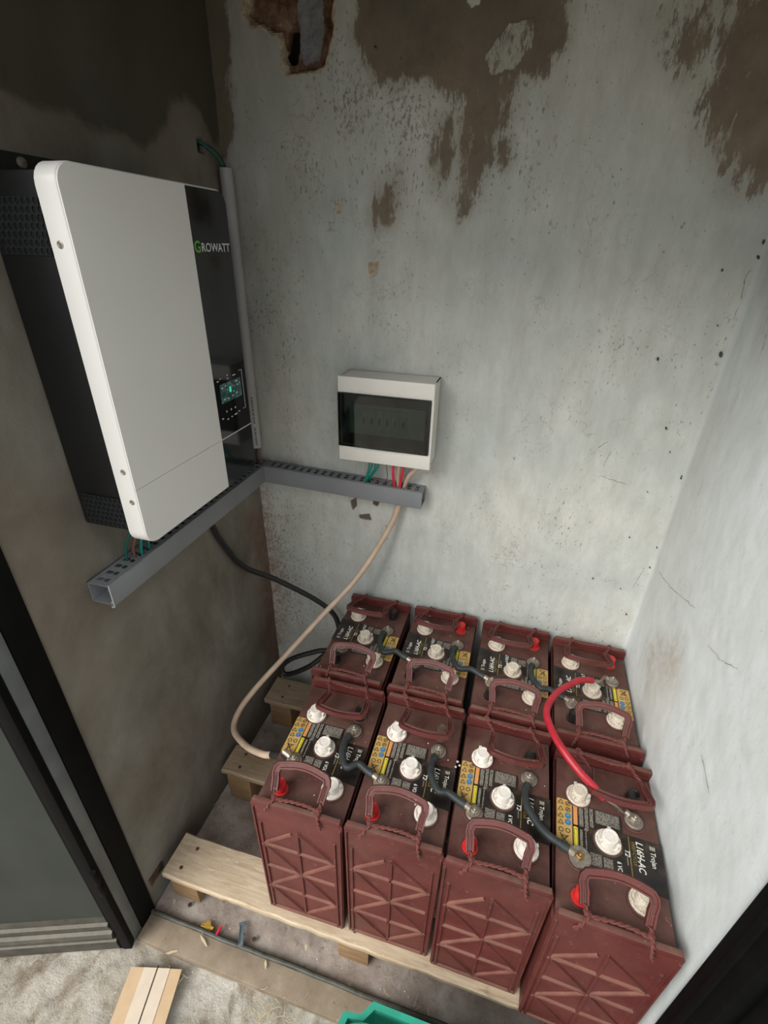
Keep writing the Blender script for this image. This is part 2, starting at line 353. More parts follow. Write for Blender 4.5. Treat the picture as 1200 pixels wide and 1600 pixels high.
def spline(pts, n=12):
    P = [Vector(p) for p in pts]; P = [2*P[0]-P[1]]+P+[2*P[-1]-P[-2]]; out = []
    for i in range(1, len(P)-2):
        for k in range(n):
            t = k/n; a, b, c, d = P[i-1:i+3]
            out.append(.5*((2*b)+(c-a)*t+(2*a-5*b+4*c-d)*t*t+(3*b-a-3*c+d)*t**3))
    out.append(P[-2]); return out
def rope(mb, pts, r, mat, pitch=.011, n=5):
    """two twisted strands along a path"""
    P = spline(pts, 8); L = [0]
    for a, b in zip(P, P[1:]): L.append(L[-1]+(b-a).length)
    N = max(8, int(L[-1]/pitch*7)); Q = []; j = 0
    for i in range(N+1):
        s_ = L[-1]*i/N
        while j < len(L)-2 and L[j+1] < s_: j += 1
        t = (s_-L[j])/max(1e-9, L[j+1]-L[j]); Q.append(P[j].lerp(P[j+1], t))
    for ph in (0, math.pi):
        out = []
        for i, q in enumerate(Q):
            t = (Q[min(i+1, N)]-Q[max(i-1, 0)]).normalized(); a = t.cross(Vector((.13, .2, 1)).normalized()).normalized(); b = a.cross(t)
            an = ph+2*math.pi*(L[-1]*i/N)/(pitch*2)
            out.append(q+(a*math.cos(an)+b*math.sin(an))*r*.5)
        mb.tube(out, r*.62, mat, n=n)
_tc = {}
def text_mesh(body, size, bold=0., shear=0.):
    key = (body, size, bold, shear)
    if key in _tc: return _tc[key]
    cu = bpy.data.curves.new('lettering', 'FONT'); cu.body = body; cu.size = size; cu.offset = bold; cu.shear = shear; cu.resolution_u = 3
    o = bpy.data.objects.new('lettering', cu); C.objects.link(o); dg = bpy.context.evaluated_depsgraph_get(); dg.update()
    me = o.evaluated_get(dg).to_mesh(); vs_ = [v.co.copy() for v in me.vertices]; fs = [list(p.vertices) for p in me.polygons]
    o.evaluated_get(dg).to_mesh_clear(); bpy.data.objects.remove(o); bpy.data.curves.remove(cu)
    _tc[key] = (vs_, fs); return _tc[key]
def put_text(mb, body, size, mat, T, bold=0., shear=0., sx=1.):
    vs_, fs = text_mesh(body, size, bold, shear); mb.add([(v.x*sx, v.y, v.z) for v in vs_], fs, mat, T)
def text_width(body, size, bold=0., shear=0.): return max(v.x for v in text_mesh(body, size, bold, shear)[0])
# ------------------------------------------------------------------ painted wall grids
def vnoise(x, y, sc, seed=0):
    r = np.random.RandomState(seed); N = 128; L = r.rand(N, N); x = x*sc+31.7; y = y*sc+17.3
    i = np.floor(x).astype(int); j = np.floor(y).astype(int); fx = x-i; fy = y-j; fx = fx*fx*(3-2*fx); fy = fy*fy*(3-2*fy)
    a = L[i % N, j % N]; b = L[(i+1) % N, j % N]; c = L[i % N, (j+1) % N]; d = L[(i+1) % N, (j+1) % N]
    return (a*(1-fx)+b*fx)*(1-fy)+(c*(1-fx)+d*fx)*fy-.5
def fbm(x, y, sc, seed=0, o=4): return sum(vnoise(x, y, sc*2**k, seed+k)/2**k for k in range(o))
def sdf(px, py, poly):
    d = np.full(px.shape, 1e9); ins = np.zeros(px.shape, bool); n = len(poly)
    for i in range(n):
        ax, ay = poly[i]; bx, by = poly[(i+1) % n]; ex, ey = bx-ax, by-ay; wx, wy = px-ax, py-ay
        t = np.clip((wx*ex+wy*ey)/(ex*ex+ey*ey+1e-12), 0, 1); d = np.minimum(d, np.hypot(wx-ex*t, wy-ey*t))
        cnd = ((ay > py) != (by > py)); ins ^= cnd & (px < (bx-ax)*(py-ay)/((by-ay) if abs(by-ay) > 1e-12 else 1e-12)+ax)
    return np.where(ins, -d, d)
def wallpoly(pts, ax, val): return [tuple(np.delete(hit(u, v, ax, val), ax)) for u, v in pts]
def grid_wall(name, ax, val, a0, a1, b0, b1, step, mat, masks, relief, back, face_dir):
    """wall slab: finely gridded inner face (carries stain maps and real relief), closed with a back"""
    na = int((a1-a0)/step); nb = int((b1-b0)/step); A, B = np.meshgrid(np.linspace(a0, a1, na+1), np.linspace(b0, b1, nb+1), indexing='ij')
    at = masks(A, B); h = relief(A, B, at)
    h[0, :] = 0; h[-1, :] = 0; h[:, 0] = 0; h[:, -1] = 0
    co = np.empty((na+1, nb+1, 3)); oth = [i for i in range(3) if i != ax]
    co[..., oth[0]] = A; co[..., oth[1]] = B; co[..., ax] = val+face_dir*h
    idx = np.arange((na+1)*(nb+1)).reshape(na+1, nb+1)
    F = np.stack([idx[:-1, :-1], idx[1:, :-1], idx[1:, 1:], idx[:-1, 1:]], -1).reshape(-1, 4)
    V = co.reshape(-1, 3).tolist(); F = F.tolist(); b = len(V)
    cs = [idx[0, 0], idx[-1, 0], idx[-1, -1], idx[0, -1]]
    for c_ in cs:
        p = list(V[c_]); p[ax] = back; V.append(p)
    border = [list(idx[:, 0]), list(idx[-1, :]), list(idx[::-1, -1]), list(idx[0, ::-1])]
    for k in range(4): F.append([int(q) for q in border[k]][::-1]+[b+k, b+(k+1) % 4])
    F.append([b, b+1, b+2, b+3][::-1])
    me = bpy.data.meshes.new(name); me.from_pydata(V, [], F); me.materials.append(MT[mat])
    for k in ('stain', 'rust', 'soil', 'hole', 'rim', 'dark', 'flake'):
        a = me.attributes.new(k, 'FLOAT', 'POINT'); d = at.get(k); d = np.zeros((na+1, nb+1)) if d is None else d
        a.data.foreach_set('value', np.concatenate([d.reshape(-1), np.zeros(4)]).astype(np.float32))
    bm = bmesh.new(); bm.from_mesh(me); bmesh.ops.recalc_face_normals(bm, faces=bm.faces[:]); bm.to_mesh(me); bm.free()
    o = link(name, me); tag(o, kind='structure'); return o
WX = 1.009; ZC = 2.06; YD = -.675
def soft(sd, w): return np.clip(.5-sd/w, 0, 1)
BK = lambda pts: wallpoly(pts, 1, 0.)
def back_masks(X, Z):
    wob = fbm(X, Z, 14, 3)*.022; at = {}
    st = np.zeros_like(X)
    for P, w in [([(560,-60),(556,60),(566,100),(585,135),(615,148),(660,128),(695,140),(730,160),(765,135),(800,118),(850,100),(882,62),(890,-60)], .045),
                 ([(735,130),(805,110),(785,180),(768,235),(745,300),(716,340),(712,300),(728,250),(722,190)], .07),
                 ([(592,300),(620,268),(622,285),(606,345),(590,352),(580,325)], .06),
                 ([(688,200),(700,195),(700,280),(684,285)], .08), ([(780,225),(792,222),(796,262),(786,262)], .05),
                 ([(1125,-40),(1300,-40),(1300,250),(1190,285),(1150,270),(1120,235),(1105,190),(1125,110)], .13),
                 ([(1060,20),(1110,5),(1120,60),(1085,90),(1062,70)], .14),
                 ([(300,-60),(352,-60),(356,60),(362,130),(372,200),(356,250),(338,262),(320,262)], .03)]:
        st = np.maximum(st, soft(sdf(X, Z, BK(P))+wob, w))
    st = np.where(sdf(X, Z, BK([(758,88),(800,35),(830,38),(826,70),(800,100),(770,108)]))+wob < 0, np.minimum(st, .45), st)
    st = np.where(sdf(X, Z, BK([(722,-30),(760,-30),(752,8),(735,10)]))+wob < 0, .0, st)
    at['stain'] = st
    at['flake'] = np.clip(soft(sdf(X, Z, BK([(480,60),(880,60),(860,300),(480,260)])), .2)+1.1*soft(sdf(X, Z, BK([(390,760),(470,780),(500,900),(440,1080),(390,1080)])), .12)+.5*soft(sdf(X, Z, BK([(400,300),(470,300),(500,740),(400,740)])), .15), 0, 1.3)
    at['rust'] = np.clip(soft(sdf(X, Z, BK([(395,712),(470,722),(460,735),(395,730)])), .03)+soft(sdf(X, Z, BK([(380,760),(418,765),(430,850),(446,905),(438,1060),(400,1060)])), .05), 0, 1)
    at['soil'] = np.clip(.75*soft(sdf(X, Z, BK([(300,-60),(430,-60),(420,300),(330,300)])), .35)+.45*soft(sdf(X, Z, BK([(380,300),(450,300),(460,720),(400,740)])), .15)+.35*soft(sdf(X, Z, BK([(400,780),(500,800),(470,1000),(430,1080)])), .15), 0, .8)
    w2 = fbm(X, Z, 30, 9)*.012
    hole = np.minimum(sdf(X, Z, BK([(386,-20),(450,-20),(452,40),(425,48),(400,38),(384,18)])), sdf(X, Z, BK([(435,-20),(520,-20),(519,40),(512,70),(506,102),(480,104),(452,108),(440,70),(438,40)])))+w2
    at['hole'] = soft(hole, .004); at['rim'] = np.clip(1.15-np.abs(hole-.003)/.008, 0, 1)
    at['flake'] = np.where(hole < .006, soft(sdf(X, Z, BK([(458,-20),(500,-20),(500,60),(492,88),(470,98),(462,60)])), .012), at['flake'])
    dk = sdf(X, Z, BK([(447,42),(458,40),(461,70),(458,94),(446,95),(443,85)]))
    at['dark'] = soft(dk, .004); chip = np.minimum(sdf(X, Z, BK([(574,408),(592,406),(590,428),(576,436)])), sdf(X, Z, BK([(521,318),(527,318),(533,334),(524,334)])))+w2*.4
    for P in ([(546,782),(556,778),(558,790),(551,797)], [(560,805),(577,803),(579,812),(562,810)], [(583,782),(592,783),(589,790),(583,788)]):
        chip = np.minimum(chip, sdf(X, Z, BK(P))+w2*.4)
    at['_chip'] = chip; at['_hole'] = hole; at['_dk'] = dk
    at['rim'] = np.maximum(at['rim'], soft(chip, .003)*.8*(Z > .95)); at['stain'] = np.maximum(at['stain'], soft(chip, .003)*1.4*(Z < .95))
    return at
def back_relief(X, Z, at):
    h = fbm(X, Z, 7, 40)*.003+fbm(X, Z, 60, 44, 2)*.0006
    h -= soft(at['_hole'], .006)*(.014+.008*fbm(X, Z, 25, 60)); h -= soft(at['_dk'], .006)*.028; h -= soft(at['_chip'], .003)*.0015
    h -= .0008*soft(.5-at['stain'], .3)
    # rounded plaster in the right corner with broken pits
    h += np.clip((X-(WX-.02))/.02, 0, 1)**2*.006
    return h
grid_wall('wall_back', 1, 0., -.06, WX+.06, -.03, ZC, .003, 'back_wall_paint', back_masks, back_relief, .1, -1)
LF = lambda pts: wallpoly(pts, 0, 0.)
def left_masks(Y, Z):
    wob = fbm(Y, Z, 9, 13)*.03; at = {}
    at['stain'] = soft(sdf(Y, Z, LF([(-260,60),(0,135),(55,165),(110,180),(150,205),(222,222),(262,196),(268,165),(290,158),(312,172),(330,230),(345,240),(400,-200),(-260,-200)]))+wob*.6, .10)
    at['rust'] = np.clip(.8*soft(sdf(Y, Z, LF([(388,800),(440,800),(460,1080),(425,1060),(405,960)]))+wob, .08), 0, .8)
    at['soil'] = np.clip(.4*soft(sdf(Y, Z, LF([(100,790),(160,800),(180,850),(120,860)]))+wob, .06)+.5*soft(sdf(Y, Z, LF([(225,1400),(330,1230),(420,1080),(430,1140),(260,1420)]))+wob, .12), 0, .6)
    at['dark'] = soft(sdf(Y, Z, LF([(308,218),(318,220),(319,236),(311,234)])), .006)
    return at
grid_wall('wall_left', 0, 0., YD, .02, -.03, ZC, .0055, 'left_wall_render', left_masks,
          lambda Y, Z, at: fbm(Y, Z, 6, 70)*.0035+fbm(Y, Z, 45, 74, 2)*.0006-at['dark']*.02, -.1, 1)
RG = lambda pts: wallpoly(pts, 0, WX)
def right_masks(Y, Z):
    wob = fbm(Y, Z, 12, 23)*.02; at = {}
    at['stain'] = .44*soft(sdf(Y, Z, RG([(1180,560),(1200,400),(1400,300),(1400,430),(1210,560)]))+wob, .10)
    at['rust'] = .42*soft(sdf(Y, Z, RG([(1008,1008),(1030,985),(1070,1010),(1062,1060),(1010,1075)]))+wob, .05)
    at['soil'] = np.clip(.42*soft(sdf(Y, Z, RG([(1000,1040),(1030,1010),(1062,1020),(1052,1100),(1025,1180),(1008,1110)]))+wob, .07)+.16*soft(sdf(Y, Z, RG([(1060,560),(1110,540),(1140,640),(1040,980),(1000,980)]))+wob, .08), 0, .6)
    cr_ = np.minimum(sdf(Y, Z, RG([(1020,880),(1050,915),(1086,949),(1086,951),(1050,918)])), sdf(Y, Z, RG([(1108,1008),(1125,1030),(1150,1044),(1150,1046),(1124,1032)])))+fbm(Y, Z, 60, 3)*.003
    at['dark'] = 0*Y
    return at
def right_relief(Y, Z, at): return fbm(Y, Z, 5, 80)*.005+fbm(Y, Z, 50, 84, 2)*.0005+np.clip((Y+.02)/.02, 0, 1)**2*.006-at['dark']*.001
grid_wall('wall_right', 0, WX, YD, .02, -.03, ZC, .0055, 'right_wall_paint', right_masks, right_relief, WX+.1, -1)
# small pits along the right-hand corner and on the back wall
mb = MB()
for u, v, r in [(1125,553,.006),(1195,378,.004),(1185,402,.004),(1127,422,.003),(1040,668,.0035),(1046,705,.002),(1066,743,.0025),(1021,886,.003),(1027,854,.0025),(1064,746,.003),(978,958,.003),(926,902,.0028),(969,918,.0022),(1011,787-20,.002),(983,838,.0025),(1027,560,.004),(1120,508,.002),(588,75,.003),(628,92,.002)]:
    r *= .6; p = hit(u, v, 1, 0.); p[0] = min(p[0], WX-.007)
    T = Matrix.Translation((p[0], -.004, p[2])) @ Matrix.Rotation(math.radians(90), 4, 'X') @ Matrix.Rotation(random.random(), 4, 'Z') @ Matrix.Diagonal((.8, 1.5, 1, 1))
    mb.lathe([(r*1.0, 0), (r*1.1, .0012), (r*.7, .0014), (r*.35, .0004)], 'sill_lip', T, 9)
tag(mb.build('plaster_pits', bpy.data.objects['wall_back']), kind='stuff')
mb = MB()
def crack(pts, ax, val, w, side, jit=.002):
    P = [Vector(hit(u, v, ax, val)) for u, v in pts]; Q = []
    for a, b in zip(P, P[1:]):
        n_ = max(2, int((b-a).length/.006))
        for k in range(n_):
            q = a.lerp(b, k/n_); j = Vector([random.gauss(0, jit*.5) for _ in range(3)]); j[ax] = 0; Q.append(q+j)
    Q.append(P[-1])
    for q in Q: q[ax] = val+side*.0006
    for i in range(len(Q)-1):
        a, b = Q[i], Q[i+1]; ww = w*random.uniform(.35, 1.1)
        mb.tube([a, b], ww*.30, 'crack_grey', n=4)
crack([(1186,400),(1182,412),(1165,432),(1158,470),(1152,486),(1141,512),(1139,526)], 1, 0., .0022, -1)
crack([(1085,660),(1066,742),(1058,752),(1049,790),(1032,830),(1024,872),(1019,884)], 1, 0., .0012, -1)
crack([(1021,880),(1004,893),(990,915),(984,940),(979,958)], 1, 0., .0014, -1)
crack([(934,700),(950,690)], 1, 0., .0012, -1); crack([(942,728),(955,705)], 1, 0., .001, -1); crack([(940,744),(965,752),(978,756)], 1, 0., .0012, -1)
crack([(1029,892),(1045,915),(1062,930),(1086,950)], 0, WX, .0013, -1); crack([(1107,1008),(1125,1030),(1153,1045)], 0, WX, .0015, -1)
crack([(1097,1180),(1108,1240)], 0, WX, .0014, -1)
tag(mb.build('hairline_cracks', bpy.data.objects['wall_back']), kind='stuff')
# ------------------------------------------------------------------ room shell, yard
def slab(name, lo, hi, mat):
    return tag(MB().box(lo, hi, mat).build(name), kind='structure')
def ground(name, x0, x1, y0, y1, step, mat, amp, z=0., seed=1, thick=.08, zf=None):
    nx = int((x1-x0)/step); ny = int((y1-y0)/step); X, Y = np.meshgrid(np.linspace(x0, x1, nx+1), np.linspace(y0, y1, ny+1), indexing='ij')
    Z = z+fbm(X, Y, 9, seed)*amp+fbm(X, Y, 40, seed+9, 3)*amp*.45
    if zf: Z = Z+zf(X, Y)
    idx = np.arange((nx+1)*(ny+1)).reshape(nx+1, ny+1); F = np.stack([idx[:-1, :-1], idx[1:, :-1], idx[1:, 1:], idx[:-1, 1:]], -1).reshape(-1, 4).tolist()
    V = np.stack([X, Y, Z], -1).reshape(-1, 3).tolist(); b = len(V)
    V += [[x0, y0, z-thick], [x1, y0, z-thick], [x1, y1, z-thick], [x0, y1, z-thick]]
    for k, br in enumerate([idx[:, 0], idx[-1, :], idx[::-1, -1], idx[0, ::-1]]): F.append([int(q) for q in br][::-1]+[b+k, b+(k+1) % 4])
    F.append([b+3, b+2, b+1, b])
    me = bpy.data.meshes.new(name); me.from_pydata(V, [], F); me.materials.append(MT[mat])
    me.polygons.foreach_set('use_smooth', [True]*len(F)); me.update()
    return tag(link(name, me), kind='structure')
ground('floor', -.01, WX+.01, -.70, .01, .006, 'inner_floor', .004, z=-.004)
ground('floor_yard', -.75, 1.7, -1.35, -.70, .008, 'yard_cement', .010, z=-.006, seed=5)
slab('floor_yard_far', (-6, -9, -.09), (7, -1.35, -.004), 'yard_cement')
slab('floor_yard_side', (-6, -1.35, -.09), (-.75, -.70, -.004), 'yard_cement')
slab('floor_yard_side_right', (1.7, -1.35, -.09), (7, -.70, -.004), 'yard_cement')
slab('ceiling', (-.1, -.78, ZC), (WX+.1, .1, ZC+.1), 'soffit_plaster')
slab('wall_front_left', (-2.2, -.735, -.03), (-.05, -.675, 2.4), 'outer_brickwork')
slab('wall_front_right', (WX+.05, -.735, -.03), (3.2, -.675, 2.4), 'outer_brickwork')
slab('wall_front_lintel', (-.05, -.735, 1.66), (WX+.05, -.675, 2.4), 'outer_brickwork')  # out of view; height set low to shade the upper back wall
# ------------------------------------------------------------------ steel door frame, sill, leaves
JR = WX-.006
mb = MB(); mb.box((-.05, -.718, 0), (.004, -.676, 1.66), 'frame_black', bev=.003)
tag(mb.build('door_1_frame_left'), 'dark steel door jamb at the left edge of the alcove', 'door frame')
fl = bpy.data.objects['door_1_frame_left']; fl.name = 'door_jamb'
MB().box((-.05, -.742, 0), (.002, -.719, 1.66), 'jamb_grey', bev=.002).build('stop_strip', fl)['label'] = 'paler grey outer strip of the jamb'
mb = MB(); mb.box((JR, -.735, 0), (WX+.05, -.678, 1.66), 'frame_black', bev=.004); mb.box((JR-.004, -.712, 0), (JR+.003, -.700, 1.66), 'frame_black', bev=.002)
fr_ = mb.build('door_jamb'); tag(fr_, 'black steel door jamb in the lower right corner, against the white wall', 'door frame')
mb = MB(); mb.box((-.05, -.74, 1.635), (WX+.05, -.676, 1.665), 'frame_black', bev=.003); tag(mb.build('trim_1'), kind='structure')
# sill: flat mud-coloured steel with a raised rounded lip inside
mb = MB(); mb.box((.004, -.738, -.005), (JR, -.690, .006), 'sill_mud', bev=.002)
mb.box((.004, -.741, -.012), (JR, -.736, .003), 'sill_mud')
sill = mb.build('door_sill'); tag(sill, 'mud-covered steel threshold strip running across the doorway floor', 'threshold')
mb = MB(); pts = [(x, -.686+.0008*math.sin(x*21)+.0005*math.sin(x*57), .006) for x in np.linspace(.004, JR, 60)]
mb.tube(pts, .0052, 'sill_lip', n=10); mb.build('raised_lip', sill)['label'] = 'dark greenish rounded lip'
# left leaf, opened outwards
def leaf(name, hinge, ang, Wd, label, T0=.026):
    o = empty(name, (hinge[0], hinge[1], 0), ang); tag(o, label, 'door')
    z0 = .004; z1 = 1.64; t = T0   # local: x along leaf from hinge, faces at y=0 (seen) and y=+-t
    MB().box((.027, .006, .14), (Wd-.03, t-.005, z1-.05), 'door_paint').build('panel', o)
    mb = MB(); mb.box((.002, 0, z0), (.022, t, z1), 'frame_black', bev=.003); mb.box((.021, .003, z0), (.028, t-.004, z1), 'frame_black'); mb.build('stile', o)
    MB().box((Wd-.035, 0, z0), (Wd, t, z1), 'frame_black', bev=.003).build('stile', o)
    mb = MB(); prof = [(0.004, z0), (0., .012), (-.002, .040), (-.001, .048), (.004, .052), (.004, .058), (-.003, .064), (-.005, .078), (-.002, .086), (.004, .090), (.004, .104), (-.001, .108), (-.002, .122), (.003, .127), (.0075, .154), (t-.003, .154), (t, .13), (t, z0)]
    v = [(x, y, z) for x in (.026, Wd-.034) for y, z in prof]; n = len(prof)
    mb.add(v, [list(range(n)), list(range(n, 2*n))[::-1]]+[[i, n+i, n+(i+1) % n, (i+1) % n] for i in range(n)], 'dusty_rail'); mb.build('bottom_rail', o, 20)
    MB().box((.026, 0, z1-.055), (Wd-.034, t, z1), 'frame_black', bev=.003).build('top_rail', o)
    return o
# for the left leaf local x runs away from the hinge to the left: seen face must look towards the room visitor
ang = math.atan2(-.338, -.941)
o = leaf('door_leaf', (.0100, -.7565), ang, .51, 'dark grey-green steel door leaf swung open at the lower left', .016)
for ch in o.children:      # mirror thickness so the profiled face looks towards the opening side
    for v_ in ch.data.vertices: v_.co.y = -v_.co.y
    ch.data.flip_normals(); ch.data.update()
for z in (.30, 1.4): MB().lathe([(.0055, z-.04), (.0065, z-.038), (.0065, z-.001), (.0058, z), (.0065, z+.001), (.0065, z+.038), (.0055, z+.04)], 'frame_black', Matrix.Translation((-.002, .004, 0)), 12).build('hinge', o)
o2 = leaf('door_leaf', (JR+.012, -.742), math.radians(-86), .50, 'black steel door leaf swung open in the bottom right corner', .026)
# steel lug on left wall
p = hit(243, 1364, 0, 0.)
lg = MB().box((.000, p[1]-.021, .077), (.005, p[1]+.021, .101), 'rust_steel', bev=.001)
lg.box((.005, p[1]+.004, .086), (.0056, p[1]+.014, .092), 'deep_black')
tag(lg.build('wall_lug'), 'small rusty steel lug low on the left wall beside the jamb', 'bracket')
# ------------------------------------------------------------------ pallet
ZP = .1186
pal = empty('pallet', (.5, -.33, 0)); tag(pal, 'rough wooden pallet under the eight batteries', 'pallet')
def board(y0, y1, x0, x1, mat, seed, skew=0.):
    r = np.random.RandomState(seed); mb = MB(); n = 30; th = .019
    xs = np.linspace(x0, x1, n+1); top = []; V = []; F = []
    for i, x in enumerate(xs):
        a = y0+r.randn()*.0009+skew*(x-x0); b = y1+r.randn()*.0008+skew*(x-x0); dz = .0008*math.sin(i*.6+seed)
        V += [(x, a+.002, ZP-th+.001), (x, a, ZP-th+.004), (x, a, ZP-.003+dz), (x, a+.003, ZP+dz*.4), (x, (a+b)/2, ZP+.0004), (x, b-.003, ZP+dz*.4), (x, b, ZP-.003), (x, b, ZP-th)]
    m_ = 8
    for i in range(n):
        for k in range(m_): F.append((i*m_+k, i*m_+(k+1) % m_, (i+1)*m_+(k+1) % m_, (i+1)*m_+k))
    F.append(list(range(m_))); F.append([n*m_+k for k in range(m_)][::-1])
    V = [(x-.5, y+.33, z) for x, y, z in V]
    ob = mb.add(V, F, mat).build('plank', pal)
    for cx_ in (.065, .49, .95):
        for dy in (.25, .72):
            ml = MB(); xx = cx_+r.randn()*.006; yy = y0+(y1-y0)*dy+skew*(xx-x0)
            ml.lathe([(.004, 0), (.0042, .0012), (.003, .0016)], 'rust_steel', Matrix.Translation((xx-.5, yy+.33, ZP)), 8); ml.build('nail', ob)
    return ob
board(-.652, -.557, .028, 1.0, 'pallet_wood', 3); board(-.392, -.308, .018, 1.0, 'pallet_wood_dull', 5); board(-.144, -.047, .016, 1.0, 'pallet_wood_dull', 8)
for by in (-.600, -.350, -.098):
    for bx in (.066, .485, .93):
        ss = .034+.004*random.random()
        MB().box((bx-ss-.5, by-.040+.33, .003), (bx+ss-.5, by+.040+.33, ZP-.0195), 'block_wood', bev=.002).build('block', pal)
# ------------------------------------------------------------------ batteries
HB = .3865; HC = .363; HL = .150; HW = .0878
def zmat(x, y, z, rz=0, s=1): return Matrix.Translation((x, y, z)) @ Matrix.Rotation(rz, 4, 'Z') @ Matrix.Scale(s, 4)
def m_case():
    mb = MB(); w0, w1 = .084, .0862
    v = [(-w0,-.143,0),(w0,-.143,0),(w0,.143,0),(-w0,.143,0),(-w1,-.144,HC-.02),(w1,-.144,HC-.02),(w1,.144,HC-.02),(-w1,.144,HC-.02)]
    mb.add(v, [(0,3,2,1),(4,5,6,7),(0,1,5,4),(1,2,6,5),(2,3,7,6),(3,0,4,7)], 'case_maroon')
    for sg in (-1, 1):
        T = Matrix.Diagonal((1, sg, 1, 1)) if sg < 0 else Matrix.Identity(4)
        T = Matrix.Diagonal((1, -sg, 1, 1)) if sg > 0 else Matrix.Identity(4)
        # end plate with rounded top corners, slightly wider at top
        P = [(-.0845, 0), (.0845, 0), (HW-.001, HB-.05), (HW, HB-.010), (HW-.003, HB-.003), (HW-.009, HB), (-HW+.009, HB), (-HW+.003, HB-.003), (-HW, HB-.010), (-HW+.001, HB-.05)]
        R_ = Matrix(((1,0,0,0),(0,0,-1,0),(0,1,0,0),(0,0,0,1)))   # poly xy -> xz, extrude along -y
        mb.prism(P, .143, .1485, 'case_maroon', T @ R_)
        # thickened lip rim on the top edge
        mb.box((-HW+.004, -.1500, HB-.012), (HW-.004, -.1400, HB+.001), 'case_maroon', T, bev=.002)
        y = -.1485; n = (0, -1, 0); rw = .0042; rh = .0035; Hh = HB
        zz = lambda s_: Hh*(1-s_)
        C0, L1, C1, L2, C2 = zz(.18), zz(.355), zz(.555), zz(.76), zz(.965)
        xl, xr = -.074, .072; B = lambda a, b, w=rw, mt='rib_dusty_maroon': mb.seg((a[0], y, a[1]), (b[0], y, b[1]), w, rh, mt, n, T)
        vm = 'case_maroon'
        B((xl, zz(.17)), (xl, .004), .0045, vm); B((xr, zz(.17)), (xr, .004), .0045, vm); B((0, C0), (0, C2), .0045, vm)
        B((-HW+.004, HB-.02), (-.081, .003), .003, vm); B((HW-.004, HB-.02), (.081, .003), .003, vm); B((-.081, .004), (.081, .004), .004)
        for z_ in (L1, C1, L2): B((xl, z_), (xr, z_))
        B((xl, L1), (-.012, (L1+C0)/2+.026)); B((xl, L1), (0, C1), .0034, vm); B((0, C0), (xr, L1), .0034, vm); B((xr, L1), (0, C1))
        B((xl, L2), (0, C1)); B((xl, L2), (0, C2), .0034, vm); B((xr, L2), (0, C1), .0034, vm); B((xr, L2), (0, C2))
        for a in ((0, C1), (xl, L1), (xr, L1), (xl, L2), (xr, L2)):
            mb.lathe([(.0036, 0), (.0036, .004), (.0024, .0052)], vm, T @ Matrix.Translation((a[0], y, a[1])) @ Matrix.Rotation(math.radians(90), 4, 'X'), 8)
    return mb.mesh('case', 30)
def m_cover():
    mb = MB(); mb.box((-.0845, -.1405, HC-.024), (.0845, .1405, HC), 'cover_maroon', bev=.0025)
    for x, y, r in ((-.048, -.048, .020), (.046, .048, .020), (-.048, -.107, .017), (.046, .088, .017)):
        mb.lathe([(r, HC-.001), (r, HC+.0012), (r-.002, HC+.0022), (r-.004, HC+.0012)], 'cover_maroon', Matrix.Translation((x, y, 0)), 24)
    for x, y in ((0, -.004), (-.046, .066), (.045, -.082)):
        mb.lathe([(.0245, HC-.001), (.0240, HC+.0015), (.022, HC+.002)], 'cover_maroon', Matrix.Translation((x, y, 0)), 24)
    return mb.mesh('cover')
ZL = HC+.0012
def rect(mb, x0, x1, y0, y1, z, mat, r=.002): mb.prism([(x0+r, y0), (x1-r, y0), (x1, y0+r), (x1, y1-r), (x1-r, y1), (x0+r, y1), (x0, y1-r), (x0, y0+r)], z-.0011, z, mat)
def m_label():
    mb = MB()
    mb.prism([(-.056, -.052), (.024, -.058), (.0855, -.064), (.0855, .020), (.026, .020), (.026, .050), (-.056, .050)], ZL-.0011, ZL, 'print_black')
    rect(mb, -.0835, -.0572, -.034, .052, ZL, 'print_gold')
    return mb.mesh('printed_label', 20)
